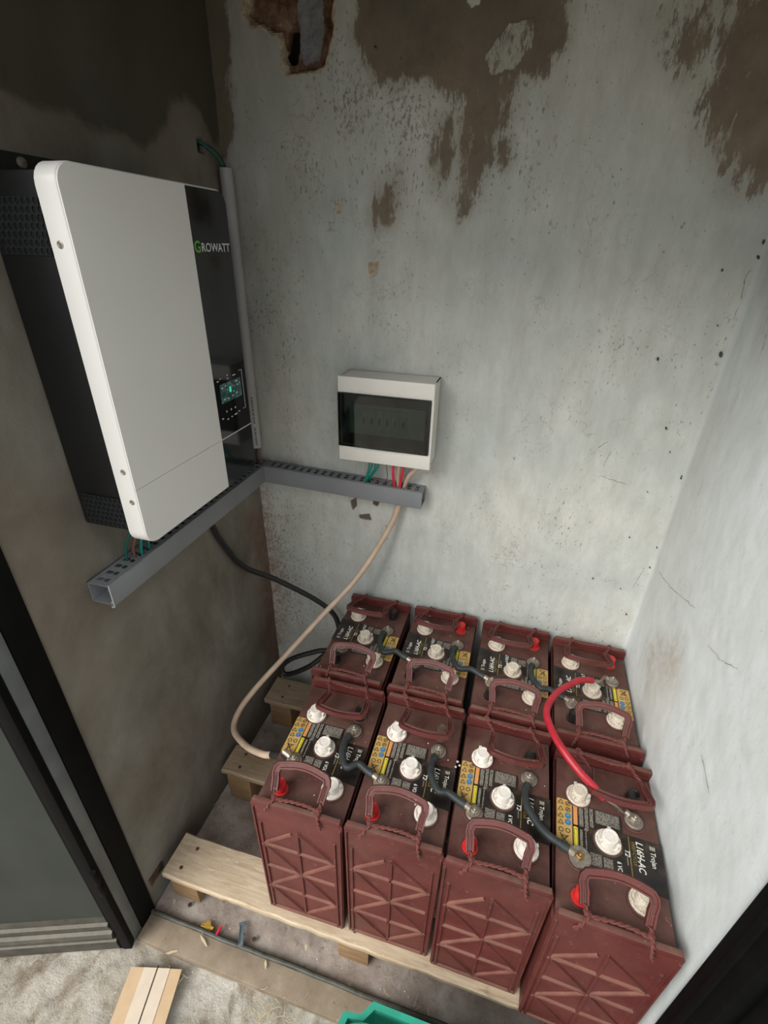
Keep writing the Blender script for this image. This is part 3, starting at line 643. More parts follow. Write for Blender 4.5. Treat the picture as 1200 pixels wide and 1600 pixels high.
def m_marks():
    mb = MB(); z = ZL+.0006
    rect(mb, -.0550, -.0482, .010, .049, z, 'print_orange', .001); rect(mb, -.0550, -.0482, -.033, .006, z, 'print_yellow', .001)
    rect(mb, -.0540, -.0492, -.030, .003, z+.0003, 'print_dark', .001); rect(mb, -.0534, -.0498, -.029, .002, z+.0006, 'print_yellow', .001)
    def ring(x, y, r, mat, w=.0011, n=14):
        v = [(x+rr*math.cos(2*math.pi*k/n), y+rr*math.sin(2*math.pi*k/n), z+.0005) for rr in (r, r-w) for k in range(n)]
        mb.add(v, [(k, (k+1) % n, n+(k+1) % n, n+k) for k in range(n)], mat)
    def disc(x, y, r, mat): mb.prism([(x+r*math.cos(k*math.pi/7), y+r*math.sin(k*math.pi/7)) for k in range(14)], z, z+.0005, mat)
    def bar(a, b, w, mat):
        a = Vector((*a, 0)); b = Vector((*b, 0)); d = (b-a).normalized(); s_ = Vector((-d.y, d.x, 0))*w/2
        mb.add([(*(q.xy), z+.0008) for q in (a-s_, b-s_, b+s_, a+s_)], [(0, 1, 2, 3)], mat)
    def tri(x, y, r):
        P = [(x+r*math.cos(math.pi/2*k_+math.pi/2), y+r*math.sin(math.pi/2*k_+math.pi/2)) for k_ in (0, 4/3, 8/3)]
        for i in range(3): bar(P[i], P[(i+1) % 3], .0009, 'print_dark')
    for i, y in enumerate((.044, .031, .018, .006)): tri(-.0768, y, .0052)
    for i, y in enumerate((.044, .033)): ring(-.0645, y, .0042, 'print_dark'); bar((-.066, y-.002), (-.063, y+.002), .0012, 'print_dark')
    for y in (.0215, .0095): disc(-.0645, y, .0052, 'print_blue'); bar((-.0665, y), (-.0625, y+.0015), .0012, 'print_dim_white')
    ring(-.0762, -.0065, .0042, 'print_dark'); ring(-.0648, -.0055, .0040, 'print_dark')
    bar((-.078, -.013), (-.0635, -.030), .0015, 'print_dark'); bar((-.064, -.014), (-.077, -.0295), .0015, 'print_dark'); bar((-.0765, -.016), (-.066, -.016), .0012, 'print_dark')
    bar((-.075, -.017), (-.073, -.029), .001, 'print_dark'); bar((-.0735, -.029), (-.0685, -.029), .001, 'print_dark')
    # paragraphs of tiny writing: blocks whose lines run along the battery
    for x0, x1, y0, y1 in ((-.0455, -.0385, .010, .048), (-.0365, -.0300, .006, .048), (-.0280, -.0215, .014, .048), (-.0180, .0215, .0245, .048), (-.0450, -.0405, -.030, .004), (-.0360, -.0335, -.034, .002), (-.030, -.012, -.050, -.030), (-.009, .006, -.052, -.032)):
        rect(mb, x0, x1, y0, y1, z, 'fine_print', .0003)
    ring(-.0350, .0055, .0025, 'print_dim_white', .0007)
    R_ = Matrix.Rotation(-math.pi/2, 4, 'Z')
    put = lambda s_, sz, mt, x, y, **k: put_text(mb, s_, sz, mt, Matrix.Translation((x, y, z+.0003)) @ R_, **k)
    put('L16H-AC', .0150, 'print_white', .0455, .013, bold=.0003, shear=.2, sx=.86)
    put('DEEP-CYCLE', .0072, 'print_dim_gold', .0385, .010, bold=.0001, sx=.98)
    put('Trojan', .0112, 'print_white', .0668, .002, bold=.0001, sx=.88)
    put('T2', .0105, 'print_white', .0265, -.006, bold=.0002, shear=.2); rect(mb, .0290, .0298, -.032, -.018, z, 'print_dim_white', .0001)
    put('6 VOLT', .0100, 'print_white', .0125, -.031, bold=.0002, sx=.75)
    rect(mb, .0335, .0350, -.055, .018, z, 'print_dim_gold', .0003)
    for i in range(3): rect(mb, .0668+i*.003, .0688+i*.003, .0055, .012, z, 'print_dim_white', .0003)
    return mb.mesh('lettering', 20)
def m_cap(mat='cap_white'):
    mb = MB(); z = HC+.002
    mb.lathe([(.0205, z), (.0212, z+.0015), (.0205, z+.004), (.0185, z+.0045), (.0170, z+.0025), (.0136, z+.0025), (.0134, z+.0185), (.0124, z+.0205), (.0100, z+.0208), (.0095, z+.0196), (.002, z+.0200)], mat, None, 28)
    for k in range(3):
        a = math.radians(90+k*120); T = zmat(0, 0, 0, a)
        mb.box((.0125, -.0014, z+.002), (.0165, .0014, z+.0125), mat, T); mb.box((.0125, -.0026, z+.0115), (.0190, .0026, z+.0150), mat, T, bev=.0006)
    for k in range(3): mb.box((.0170, -.0042, z+.0035), (.0205, .0042, z+.0056), mat, zmat(0, 0, 0, math.radians(150+k*120)), bev=.0006)
    return mb.mesh('vent_cap')
def m_plug(mat):
    mb = MB(); z = HC+.0015; mb.lathe([(.0138, z), (.0138, z+.0022), (.0112, z+.003), (.0106, z+.0215), (.0098, z+.0235), (.0078, z+.0238), (.0072, z+.0230), (.002, z+.0232)], mat, None, 22); return mb.mesh('terminal_cap')
def m_term(nut='nut_steel', washer=.0098):
    mb = MB(); z = HC+.0015
    mb.lathe([(.0155, z), (.0155, z+.004), (.0135, z+.0055)], 'lead_grey', None, 24)
    mb.lathe([(washer, z+.0078), (washer, z+.0088), (.0065, z+.0090)], 'nut_steel', None, 22)
    mb.lathe([(.0070, z+.0090), (.0070, z+.0136), (.0062, z+.0142)], nut, zmat(0, 0, 0, .3), 6)
    mb.lathe([(.0034, z+.012), (.0034, z+.0180), (.0027, z+.0188)], nut, None, 14)
    return mb.mesh('terminal_post')
def handle_sweep(mb, hw, flip, ye, ze, yb, zb, xo=0., bow=.006):
    """U-shaped grip: two legs from the rope ends (ye,ze) to the bar (yb,zb), gutter section"""
    pts = []; D = Vector((0, yb-ye, zb-ze)); n = 7
    E0 = Vector((xo-hw*.90, ye, ze)); E1 = Vector((xo+hw*.90, ye, ze)); K0 = Vector((xo-hw, yb, zb)); K1 = Vector((xo+hw, yb, zb)); d = D.normalized()
    c = .012; pts += [E0, E0.lerp(K0, .5), K0-d*c, K0-d*c*.35+Vector((c*.1, 0, 0)), K0+Vector((c*.4, 0, 0))+d*.001, K0+Vector((c, 0, 0))+d*.003]
    for k in range(1, n): t = k/n; pts.append(K0.lerp(K1, .12+.76*t)+d*(.003+bow*math.sin(math.pi*t)))
    pts += [K1-Vector((c, 0, 0))+d*.003, K1-Vector((c*.4, 0, 0))+d*.001, K1-d*c*.35-Vector((c*.1, 0, 0)), K1-d*c, E1.lerp(K1, .5), E1]
    nrm = Vector((1, 0, 0)).cross(D).normalized()
    if nrm.z < 0: nrm = -nrm
    w, t_, g = .0066, .0042, .0024
    sec = [(-w, -t_), (w, -t_), (w, t_), (w-.0026, t_), (w-.0034, t_-g), (-w+.0034, t_-g), (-w+.0026, t_), (-w, t_)]
    mb.tube(pts, 0, 'handle_maroon', sect=sec, upv=nrm)
    for E, K in ((E0, K0), (E1, K1)):
        mid = E.lerp(K, .42)+nrm*(t_+.0002); dd = (K-E).normalized(); sd = dd.cross(nrm)
        for o_ in (-.0012, .0012): 
            a = mid-dd*.013+sd*o_; b = mid+dd*.013+sd*o_; mb.tube([a-nrm*.0018, b-nrm*.0018], .0008, 'handle_maroon', n=5)
    return E0, E1
def handle_parts(side, flat, root):
    """side -1: end at local -y, +1: at +y"""
    s_ = side
    if flat: ye, ze, yb, zb, xo = .104, HB+.012, .050, HB+.030, .014
    else: ye, ze, yb, zb, xo = .127, HB+.006, .098, HB+.036, -.004
    mb = MB(); E0, E1 = handle_sweep(mb, .0495, 0, s_*ye, ze, s_*yb, zb, xo*(1 if s_ > 0 else 1)*(1 if True else -1))
    h = mb.build('handle', root)
    mb = MB(); r = .0030; L = .1395*s_
    a0 = Vector((E0.x, E0.y, E0.z)); a1 = Vector((E1.x, E1.y, E1.z)); xi0, xi1 = -.044, .042; ztop = HB+.004
    rope(mb, [a0+Vector((0, -s_*.012, .002)), a0, ((a0.x+xi0)/2, (a0.y+L)/2, ztop+.004), (xi0, L, ztop), ((xi0+xi1)/2-.01, L-s_*.002, ztop+.001), ((xi0+xi1)/2+.015, L-s_*.003, ztop), (xi1, L, ztop), ((a1.x+xi1)/2, (a1.y+L)/2, ztop+.004), a1, a1+Vector((0, -s_*.012, .002))], r, 'rope_maroon')
    rope(mb, [(xi0+.004, L-s_*.003, ztop+.003), (xi0-.003, L+s_*.008, ztop+.001), (xi0-.008, L+s_*.0125, ztop-.010), (xi0-.014, L+s_*.0135, ztop-.022)], r, 'rope_maroon')
    rope(mb, [(xi1-.002, L-s_*.003, ztop+.003), (xi1+.001, L+s_*.008, ztop+.001), (xi1+.003, L+s_*.0125, ztop-.012), (xi1+.007, L+s_*.0140, ztop-.030)], r, 'rope_maroon')
    for x in (xi0, xi1): mb.lathe([(.001, -.004), (.0048, -.002), (.005, .002), (.001, .0045)], 'rope_maroon', Matrix.Translation((x, L, ztop+.001)), 8)
    mb.build('rope', root)
MC, MCOV, MLAB, MMARK = m_case(), m_cover(), m_label(), m_marks()
CAPW, CAPG = m_cap(), m_cap('cap_grimy'); PR, PB, PD = m_plug('cap_red'), m_plug('cap_black'), m_plug('cap_dusty_brown'); TM, TB = m_term(), m_term('brass_nut', .0175)
def make_battery(row):
    o = empty('battery')
    link('case', MC, o); link('cover', MCOV, o); lb = link('printed_label', MLAB, o); link('lettering', MMARK, lb)
    for k, (x, y) in enumerate(((0, -.004), (-.046, .066), (.045, -.082))):
        c = link('vent_cap', CAPG if row == 'back' else CAPW, o); c.location = (x, y, 0); c.rotation_euler.z = .4*k
    link('terminal_post', TM, o).location = (-.048, -.048, 0); link('terminal_post', TM, o).location = (.046, .048, 0)
    c = link('terminal_cap', PR, o); c.location = (-.048, -.107, 0); c['label'] = 'red push-on terminal cap'
    c = link('terminal_cap', PB, o); c.location = (.046, .088, 0); c['label'] = 'black push-on terminal cap'
    handle_parts(-1, row == 'back', o); handle_parts(1, row == 'front', o)
    return o
GRP = 'deep-cycle batteries on the pallet'
front = make_battery('front'); back = make_battery('back')
FB = [(.376, -.483, .9, 'front row battery at the left end, with the beige cable bolted on'),
      (.5548, -.4775, .5, 'front row battery second from the left, dusty brown cap under its rear grip'),
      (.7330, -.485, -.4, 'front row battery second from the right, immediately left of the skewed end one'),
      (.9145, -.511, -1.8, 'front row battery at the right end, skewed forward beside the white wall')]
BB = [(.3585, -.167, 0, 'back row battery in the left corner, black cap on both spare posts'),
      (.5455, -.165, 0, 'back row battery second from the left, red cap and white crumbs at the rear'),
      (.7345, -.169, -.4, 'back row battery second from the right, red cap under its rear grip'),
      (.9160, -.178, -.6, 'back row battery at the right end, with the red cable end on its label')]
BAT = {}
for i, (x, y, r, lab) in enumerate(FB):
    o = front if i == 0 else copy_tree(front); o.location = (x, y, ZP+.0008); o.rotation_euler.z = math.radians(r); tag(o, lab, 'battery', GRP); BAT['F%d' % i] = o; o.scale.x = 1.025 if i == 3 else 1
for i, (x, y, r, lab) in enumerate(BB):
    o = back if i == 0 else copy_tree(back); o.location = (x, y, ZP+.0008); o.rotation_euler.z = math.pi+math.radians(r); tag(o, lab, 'battery', GRP); BAT['B%d' % i] = o
def kids(o, n): return [c for c in o.children if c.name.split('.')[0] == n]
def set_cap(key, pos, me, lab=None):
    for c in kids(BAT[key], 'terminal_cap'):
        if (c.location.y < 0) == (pos < 0):
            c.data = me
            if lab: c['label'] = lab
set_cap('F1', 1, PD, 'dusty brown terminal cap'); set_cap('B0', -1, PB, 'black terminal cap')
for k in ('F1', 'F3'):
    for c in kids(BAT[k], 'vent_cap'):
        if k == 'F3': c.data = CAPG if c.location.y < -.05 or c.location.y > .05 else CAPW
for c in kids(BAT['F3'], 'terminal_post'):
    if c.location.x < 0: c.data = TB; c['label'] = 'brass nut on a wide steel washer'
bpy.context.view_layer.update()
def bw(key, x, y, z=HC): return BAT[key].matrix_world @ Vector((x, y, z))
# ------------------------------------------------------------------ cables
def lug(parent, a, d, mat='tinned_lug', ln=.026, w=.008):
    """flat eyelet at a (post centre) pointing along d"""
    mb = MB(); d = Vector(d); flat = Vector((d.x, d.y, 0)).normalized(); an = math.atan2(flat.y, flat.x); T = Matrix.Translation(a) @ Matrix.Rotation(an, 4, 'Z')
    mb.prism([(-.0095*math.cos(t), .0095*math.sin(t)) for t in np.linspace(-1.3, 1.3, 9)]+[(.012, .0075), (.012, -.0075)], 0, .0026, mat, T)
    mb.tube([(.010, 0, .003), (.016, 0, .005), (ln, 0, .006)], .0058, mat, T, n=12); return mb.build('cable_lug', parent)
def cable(name, pts, r, mat, label, cat='cable', group=None, n=12, sub=10):
    o = MB().tube(spline(pts, sub), r, mat, n=n).build(name, None, 60); return tag(o, label, cat, group)
LZ = HC+.0065
def link_cable(ka, kb, row, label, lz=.012):
    if row == 'F': A = bw(ka, .046, .048, LZ); B = bw(kb, -.048, -.048, LZ); sA, sB = 1, 1
    else: A = bw(ka, -.048, -.048, LZ); B = bw(kb, .046, .048, LZ)
    dA = Vector((-.22, -1, 0)).normalized(); dB = Vector((-1, .28, 0)).normalized(); u = Vector((0, 0, 1))
    P = [A+dA*.022+u*.006, A+dA*.036+u*.008, A+Vector((-.004, -.062, .009)), A+Vector((.014, -.088, .009)), B+Vector((-.052, .016, .010)), B+dB*.034+u*.008, B+dB*.021+u*.006]
    o = cable('battery_link_cable', P, .0068, 'link_rubber', label, 'cable', 'link cables between neighbouring batteries')
    lug(o, A, dA); lug(o, B, dB)
    if True:
        for a, d in ((A, dA), (B, dB)):
            MB().tube([a+d*.019+u*.0058, a+d*.032+u*.0075], .0078, 'link_rubber', n=12).build('heat_shrink', o)
    return o
link_cable('F0', 'F1', 'F', 'dark grey link cable joining the two leftmost front batteries')
link_cable('F1', 'F2', 'F', 'dark grey link cable joining the two middle front batteries')
link_cable('F2', 'F3', 'F', 'dark grey link cable in front row ending at the wide brass washer')
link_cable('B0', 'B1', 'B', 'dusty grey link cable joining the two leftmost back batteries')
link_cable('B1', 'B2', 'B', 'dusty grey link cable joining the two middle back batteries')
link_cable('B2', 'B3', 'B', 'dusty grey link cable in back row under the red cable arch')
# beige cable from duct to first front battery
T0 = bw('F0', -.048, -.048, LZ)
o = cable('beige_cable', [(.402, -.030, .836), (.399, -.027, .81), (.377, -.040, .745), (.315, -.09, .626), (.232, -.16, .521), (.167, -.23, .443), (.110, -.31, .379), (.090, -.365, .350), (.102, -.412, .342), (.165, -.46, .372), (.235, -.50, .425), (.272, -.515, .457)], .0072, 'beige_cable', 'thick beige cable looping from the wall duct down to the front left battery')
dT = (Vector((.272, -.515, .457))-T0)
MB().tube([(.268, -.513, .454), (.285, -.518, .466), T0+dT.normalized()*.014+Vector((0, 0, .004))], .0082, 'black_rubber', n=12).build('heat_shrink', o)['label'] = 'black sleeve at the battery end'
lug(o, T0, dT)
# black cable
o = cable('black_cable', [(.020, -.285, .8425), (.020, -.280, .83), (.012, -.245, .809), (.011, -.22, .753), (.014, -.15, .633), (.070, -.09, .561), (.164, -.05, .485), (.218, -.04, .436), (.238, -.045, .39), (.243, -.06, .345), (.215, -.08, .326), (.185, -.09, .322), (.113, -.11, .291), (.079, -.12, .255), (.095, -.125, .233), (.163, -.12, .278), (.208, -.10, .319), (.238, -.085, .345), (.25, -.075, .38)], .0075, 'black_rubber', 'thick black cable drooping from the left duct and looping beside the corner battery')
# red cable
A = bw('B3', -.048, -.048, LZ); B = bw('F3', .046, .048, LZ)
P = [(.906, -.184, .530), (.889, -.196, .538), (.867, -.214, .545), (.822, -.270, .555), (.800, -.327, .560), (.809, -.372, .560), (.829, -.409, .558), (.857, -.437, .548), (.885, -.452, .535), (.905, -.460, .522)]
o = cable('red_cable', P, .0072, 'red_cable', 'bright red cable arching between the two rightmost batteries')
MB().tube(spline([(.905, -.460, .522), (.925, -.463, .514), B+Vector((-.02, .006, .006))], 6), .0022, 'nut_steel', n=8).build('bare_wire', o)['label'] = 'bare silvery wire end'
lug(o, B, Vector((-.8, .5, 0)), 'nut_steel', .018)
MB().tube(spline([(.906, -.184, .530), (.925, -.172, .520), A+Vector((-.018, .004, .006))], 6), .0030, 'tinned_lug', n=8).build('bare_wire', o)
lug(o, A, Vector((-1, .1, 0)), 'nut_steel', .018)
# ------------------------------------------------------------------ wiring ducts
def duct(L, w, h, slots, name):
    """local: runs along +x, wall behind at y=0, front at y=-w, z 0..h; slotted side up"""
    o = empty(name); t = .0016; mb = MB()
    mb.box((0, -t, 0), (L, 0, h), 'duct_grey'); mb.box((0, -w+.002, 0), (L, 0, t), 'duct_grey')
    # slotted top from real strips: rails front/back/centre + bridges
    zt0, zt1 = h-t, h
    mb.box((0, -.008, zt0), (L, 0, zt1), 'duct_grey'); mb.box((0, -w+.002, zt0), (L, -w+.011, zt1), 'duct_grey')
    pitch = .0203; n = int(L/pitch); x = 0; k = 0
    edges = [0]+[pitch*(i+.5) for i in range(n)]+[L]
    sw = .0105
    for i in range(n+1):
        a = 0 if i == 0 else (i-.5)*pitch+sw; b = L if i == n else (i+.5)*pitch
        if b > a: mb.box((a, -w+.011, zt0), (b, -.008, zt1), 'duct_grey')
    for i in range(n):   # the break in the middle of each slot
        a = (i+.5)*pitch; mb.box((a, -w*.5-.0014, zt0), (a+sw*.35, -w*.5+.0014, zt1), 'duct_grey'); mb.box((a+sw*.65, -w*.5-.0014, zt0), (a+sw, -w*.5+.0014, zt1), 'duct_grey')
    mb.build('channel', o)
    mb = MB(); mb.box((0, -w, -.003), (L, -w+.0018, h+.0012), 'duct_grey', bev=.0006); mb.tube([(0, -w+.0022, -.003), (L, -w+.0022, -.003)], .0018, 'duct_grey', n=8)
    mb.box((0, -w, h), (L, -w+.005, h+.0015), 'duct_grey'); mb.build('lid', o)['label'] = 'plain grey snap-on lid'
    return o
o = duct(.4175, .0435, .0395, 1, 'cable_duct'); o.location = (.0435, -.0015, .8405); o.rotation_euler = (0, math.radians(1.5), 0)
tag(o, 'grey slotted wiring duct on the back wall below the breaker box', 'cable duct')
o = duct(.5715, .0425, .0395, 1, 'cable_duct'); o.location = (.0015, -.5735, .8405); o.rotation_euler = (0, 0, math.pi/2)
tag(o, 'long grey slotted wiring duct on the left wall under the inverter, open end forward', 'cable duct')
mb = MB(); mb.box((0, -.0435, -.004), (.0012, -.0417, .0407), 'duct_edge'); mb.box((0, -.041, .004), (.0012, -.038, .006), 'duct_edge'); mb.tube([(.0005, -.042, -.004), (.0005, -.039, -.0055), (.0005, -.037, -.003)], .001, 'duct_edge', n=6)
mb.build('lid_edge', o)['label'] = 'pale cut edge of the lid'
# ------------------------------------------------------------------ inverter
inv = empty('inverter', (0, -.395, .968)); tag(inv, 'tall white and black wall-mounted solar inverter on the left wall', 'inverter')
y0, y1, H = -.1665, .1655, .487
mb = MB(); mb.box((.006, y0+.016, .012), (.108, y1-.012, H-.008), 'case_black', bev=.003); mb.build('chassis', inv)
def rrect(y0, y1, z0, z1, r, n=6):
    P = []
    for cy_, cz_, a0 in ((y1-r, z1-r, 0), (y0+r, z1-r, 90), (y0+r, z0+r, 180), (y1-r, z0+r, 270)):
        P += [(cy_+r*math.cos(math.radians(a0+90*k/n)), cz_+r*math.sin(math.radians(a0+90*k/n))) for k in range(n+1)]
    return P
RX = Matrix(((0,0,1,0),(1,0,0,0),(0,1,0,0),(0,0,0,1)))   # poly (y,z), extrude x
def shell(P, x0, x1, mat, bev=.002, mb=None):
    mb = mb or MB(); cy_ = sum(p[0] for p in P)/len(P); cz_ = sum(p[1] for p in P)/len(P)
    ins = lambda P, d: [(p[0]-d*(1 if p[0] > cy_ else -1), p[1]-d*(1 if p[1] > cz_ else -1)) for p in P]
    rings = [(P, x0), (P, x1-bev), (ins(P, bev*.35), x1-bev*.35), (ins(P, bev), x1)]; n = len(P); v = []; f = []
    for Q, x in rings: v += [(x, a, b) for a, b in Q]
    for i in range(3): f += [(i*n+k, i*n+(k+1) % n, (i+1)*n+(k+1) % n, (i+1)*n+k) for k in range(n)]
    f += [list(range(n))[::-1], [3*n+k for k in range(n)]]; mb.add(v, f, mat); return mb
ys = y0+.2255
shell(rrect(y0, y1, 0, H, .024), .106, .1350, 'white_enamel').build('cover_shell', inv)['label'] = 'white rounded front shell'
# front skins: white upper and lower plates, black glossy upper and lower plates
def plate(name, a, b, c, d, corner, mat, x1=.1362):
    P = rrect(a, b, c, d, .0012, 2); r = .022
    full = rrect(y0+.0015, y1-.0015, .0015, H-.0015, r, 8)
    out = []
    # clip the rounded outline to the rectangle a..b, c..d (Sutherland-Hodgman)
    out = full
    for ax_, val_, sg_ in ((0, a, 1), (0, b, -1), (1, c, 1), (1, d, -1)):
        new = []
        for i in range(len(out)):
            p, q = out[i], out[(i+1) % len(out)]; ip = (p[ax_]-val_)*sg_ >= 0; iq = (q[ax_]-val_)*sg_ >= 0
            if ip: new.append(p)
            if ip != iq: t = (val_-p[ax_])/(q[ax_]-p[ax_]); new.append((p[0]+(q[0]-p[0])*t, p[1]+(q[1]-p[1])*t))
        out = new
    return MB().prism(out, .1345, x1, mat, RX).build(name, inv)
zs = .0955
plate('front_plate', y0, ys, zs+.0005, H, 0, 'white_enamel'); plate('front_plate', y0, ys, 0, zs-.0005, 0, 'white_enamel')
plate('black_panel', ys+.0006, y1-.002, zs+.001, H-.003, 0, 'gloss_black')['label'] = 'glossy black display panel'
plate('black_panel', ys+.0006, y1-.002, .002, zs-.001, 0, 'gloss_black')['label'] = 'glossy black lower panel'
MB().box((.1345, ys, zs-.001), (.1365, y1-.002, zs+.001), 'duct_edge').build('groove_highlight', inv)  # pale bar paints the white highlight along the groove between the black panels
# logo
TY = Matrix(((0,0,1,.1366),(1,0,0,0),(0,1,0,0),(0,0,0,1)))
mb = MB(); gw = text_width('G', .026, .0005)
put_text(mb, 'G', .0225, 'logo_green', Matrix.Translation((0, -.335+.395, 1.3665-.968)) @ TY, bold=.0004, sx=1.05)
put_text(mb, 'ROWATT', .0170, 'logo_white', Matrix.Translation((0, -.335+.395+.0185, 1.3675-.968)) @ TY, bold=.0003, sx=1.10)
mb.build('lettering', inv)
# display
mb = MB(); Y = lambda y: y+.395; Z = lambda z: z-.968
dp = MB().box((.1360, Y(-.320), Z(1.126)), (.1368, Y(-.252), Z(1.160)), 'lcd', bev=.0003).build('display', inv)
mb = MB(); mb.box((.1368, Y(-.292), Z(1.141)), (.1371, Y(-.286), Z(1.151)), 'lcd_segment')
for a, b, w in ((-.317, 1.152, .006), (-.305, 1.154, .004), (-.270, 1.155, .008), (-.266, 1.148, .005), (-.314, 1.131, .006), (-.300, 1.130, .005), (-.286, 1.132, .006), (-.272, 1.134, .007), (-.280, 1.139, .004), (-.300, 1.146, .003), (-.258, 1.150, .003)):
    mb.box((.1368, Y(a), Z(b)), (.1370, Y(a)+w, Z(b)+.0022), 'breaker_grey')
mb.build('display_icons', dp)
mb = MB(); px = lambda a, b, w=.003, h=.003: mb.box((.1361, Y(a), Z(b)), (.1366, Y(a)+w, Z(b)+h), 'logo_white')
for a, b in ((-.310, 1.108), (-.295, 1.108), (-.281, 1.108)): px(a, b)
for a, b, w in ((-.327, 1.166, .006), (-.317, 1.169, .003), (-.294, 1.165, .003), (-.294, 1.171, .003), (-.276, 1.167, .010), (-.326, 1.099, .005), (-.310, 1.094, .005), (-.296, 1.095, .004), (-.285, 1.096, .010), (-.270, 1.098, .005)): px(a, b, w, .0018)
for a, b, w, h in ((-.254, 1.172, .010, .0007), (-.2445, 1.100, .0007, .0725), (-.254, 1.100, .010, .0007)): px(a, b, w, h)
mb.build('control_marks', inv)
# screws on the rim, vents in the black side, mounting bracket
for x, z in ((.119, 1.374), (.124, 1.092), (.126, 1.044)):
    MB().lathe([(.0042, 0), (.0042, .0008), (.003, .0012), (.0022, .0004)], 'nut_steel', Matrix.Translation((x, y0+.0002, z-.968)) @ Matrix.Rotation(math.radians(90), 4, 'X'), 12).build('screw', inv)
def vents(x0, x1, z0, z1, pitch=.0085, name='vent_grille'):
    mb = MB(); nx = int((x1-x0)/pitch); nz = int((z1-z0)/pitch); y = y0+.0142; V = []; r = pitch*.40
    for i in range(nx):
        for j in range(nz):
            cx_ = x0+(i+.5)*pitch+(pitch*.5 if j % 2 else 0); cz_ = z0+(j+.5)*pitch
            for (sc, yy) in ((1, y-.0012),): pass
            o_ = [(cx_+pitch/2*a, y, cz_+pitch/2*b) for a, b in ((-1,-1),(0,-1),(1,-1),(1,0),(1,1),(0,1),(-1,1),(-1,0))]
            i_ = [(cx_+r*math.cos(math.radians(-135+45*k)), y, cz_+1.1*r*math.sin(math.radians(-135+45*k))) for k in range(8)]
            d_ = [(p[0], y+.0014, p[2]) for p in i_]
            mb.add(o_+i_+d_, [(k, (k+1) % 8, 8+(k+1) % 8, 8+k) for k in range(8)]+[(8+k, 8+(k+1) % 8, 16+(k+1) % 8, 16+k) for k in range(8)], 'vent_grey')
            mb.add(d_, [tuple(range(8))], 'deep_black')
    ob = mb.build(name, inv); ob['kind'] = 'stuff'; return ob
vents(.012, .096, Z(1.362), Z(1.424)); vents(.012, .098, Z(.985), Z(1.038))
mb = MB(); mb.box((.0, Y(-.52), Z(1.43)), (.005, Y(-.27), Z(1.472)), 'case_black', bev=.0008)
mb.lathe([(.0065, 0), (.006, .003), (.004, .004)], 'lead_grey', Matrix.Translation((.005, Y(-.478), Z(1.462))) @ Matrix.Rotation(math.radians(90), 4, 'Y'), 12); mb.build('mounting_bracket', inv)
# wires below the inverter into the left duct
for k, (yy, xx, mt) in enumerate(((-.500, .020, 'dull_green_wire'), (-.490, .028, 'brown_wire'), (-.478, .034, 'green_wire'), (-.468, .026, 'brown_wire'), (-.456, .032, 'green_wire'))):
    o = cable('wire', [(xx+.028, yy+.01, .986), (xx+.020, yy+.003, .945), (xx+.002, yy, .905), (xx-.004, yy+.002, .868)], .0024, mt, ['outermost green', 'outermost brown', 'middle green', 'inner brown', 'innermost green'][k]+' wire dropping from the inverter into the left duct', 'wire', 'wires under the inverter', n=8)
# ------------------------------------------------------------------ conduit pipe in the corner
mb = MB(); r = .0128
v = []; f = []; n = 24
prof = [(r, 0), (r, .588), (r-.0018, .588), (r-.0018, 0)]
for rr, z in prof: v += [(rr*math.cos(2*math.pi*k/n), rr*math.sin(2*math.pi*k/n), z) for k in range(n)]
for i in range(4):
    for k in range(n): f.append((i*n+k, i*n+(k+1) % n, ((i+1) % 4)*n+(k+1) % n, ((i+1) % 4)*n+k))
mb.add(v, f, 'pipe_grey'); o = mb.build('conduit_pipe'); o.location = (.0175, -.0215, .9225); tag(o, 'pale grey plastic conduit pipe standing in the left rear corner', 'conduit')
mb = MB()
for i in range(26):
    z = .008+i*.0048+random.random()*.0015
    if 9 < i < 12: continue
    a = -1.0; mb.box((r-.0002, -.0022, z), (r+.0002, .0022, z+.0026), 'sill_lip', Matrix.Rotation(a, 4, 'Z'))
mb.build('printed_marking', o)
for k, (mt, dx) in enumerate((('dull_green_wire', 0), ('dull_green_wire', .004), ('black_rubber', .007))):
    cable('wire', [(-.008, -.074+dx, 1.548-dx*.5), (.006, -.066+dx, 1.540), (.014, -.045, 1.528+dx*.6), (.0155+dx*.4, -.026+dx*.3, 1.512), (.0165+dx*.3, -.022, 1.492)], .0026, mt,
          ['upper dark green', 'lower dark green', 'black'][k]+' wire going from the left wall hole into the conduit top', 'wire', 'wires above the conduit', n=8)
for k, (mt, x, y) in enumerate((('brown_wire', .012, -.016), ('black_rubber', .019, -.026), ('brown_wire', .022, -.020))):
    cable('wire', [(x, y, .945), (x, y-.001, .915), (x+.003*(k-1), y-.004, .895), (x+.004*(k-1), y-.003, .862)], .0025, mt, ['nearest', 'middle', 'furthest'][k]+' dark wire leaving the conduit foot into the duct corner', 'wire', 'wires below the conduit', n=8)
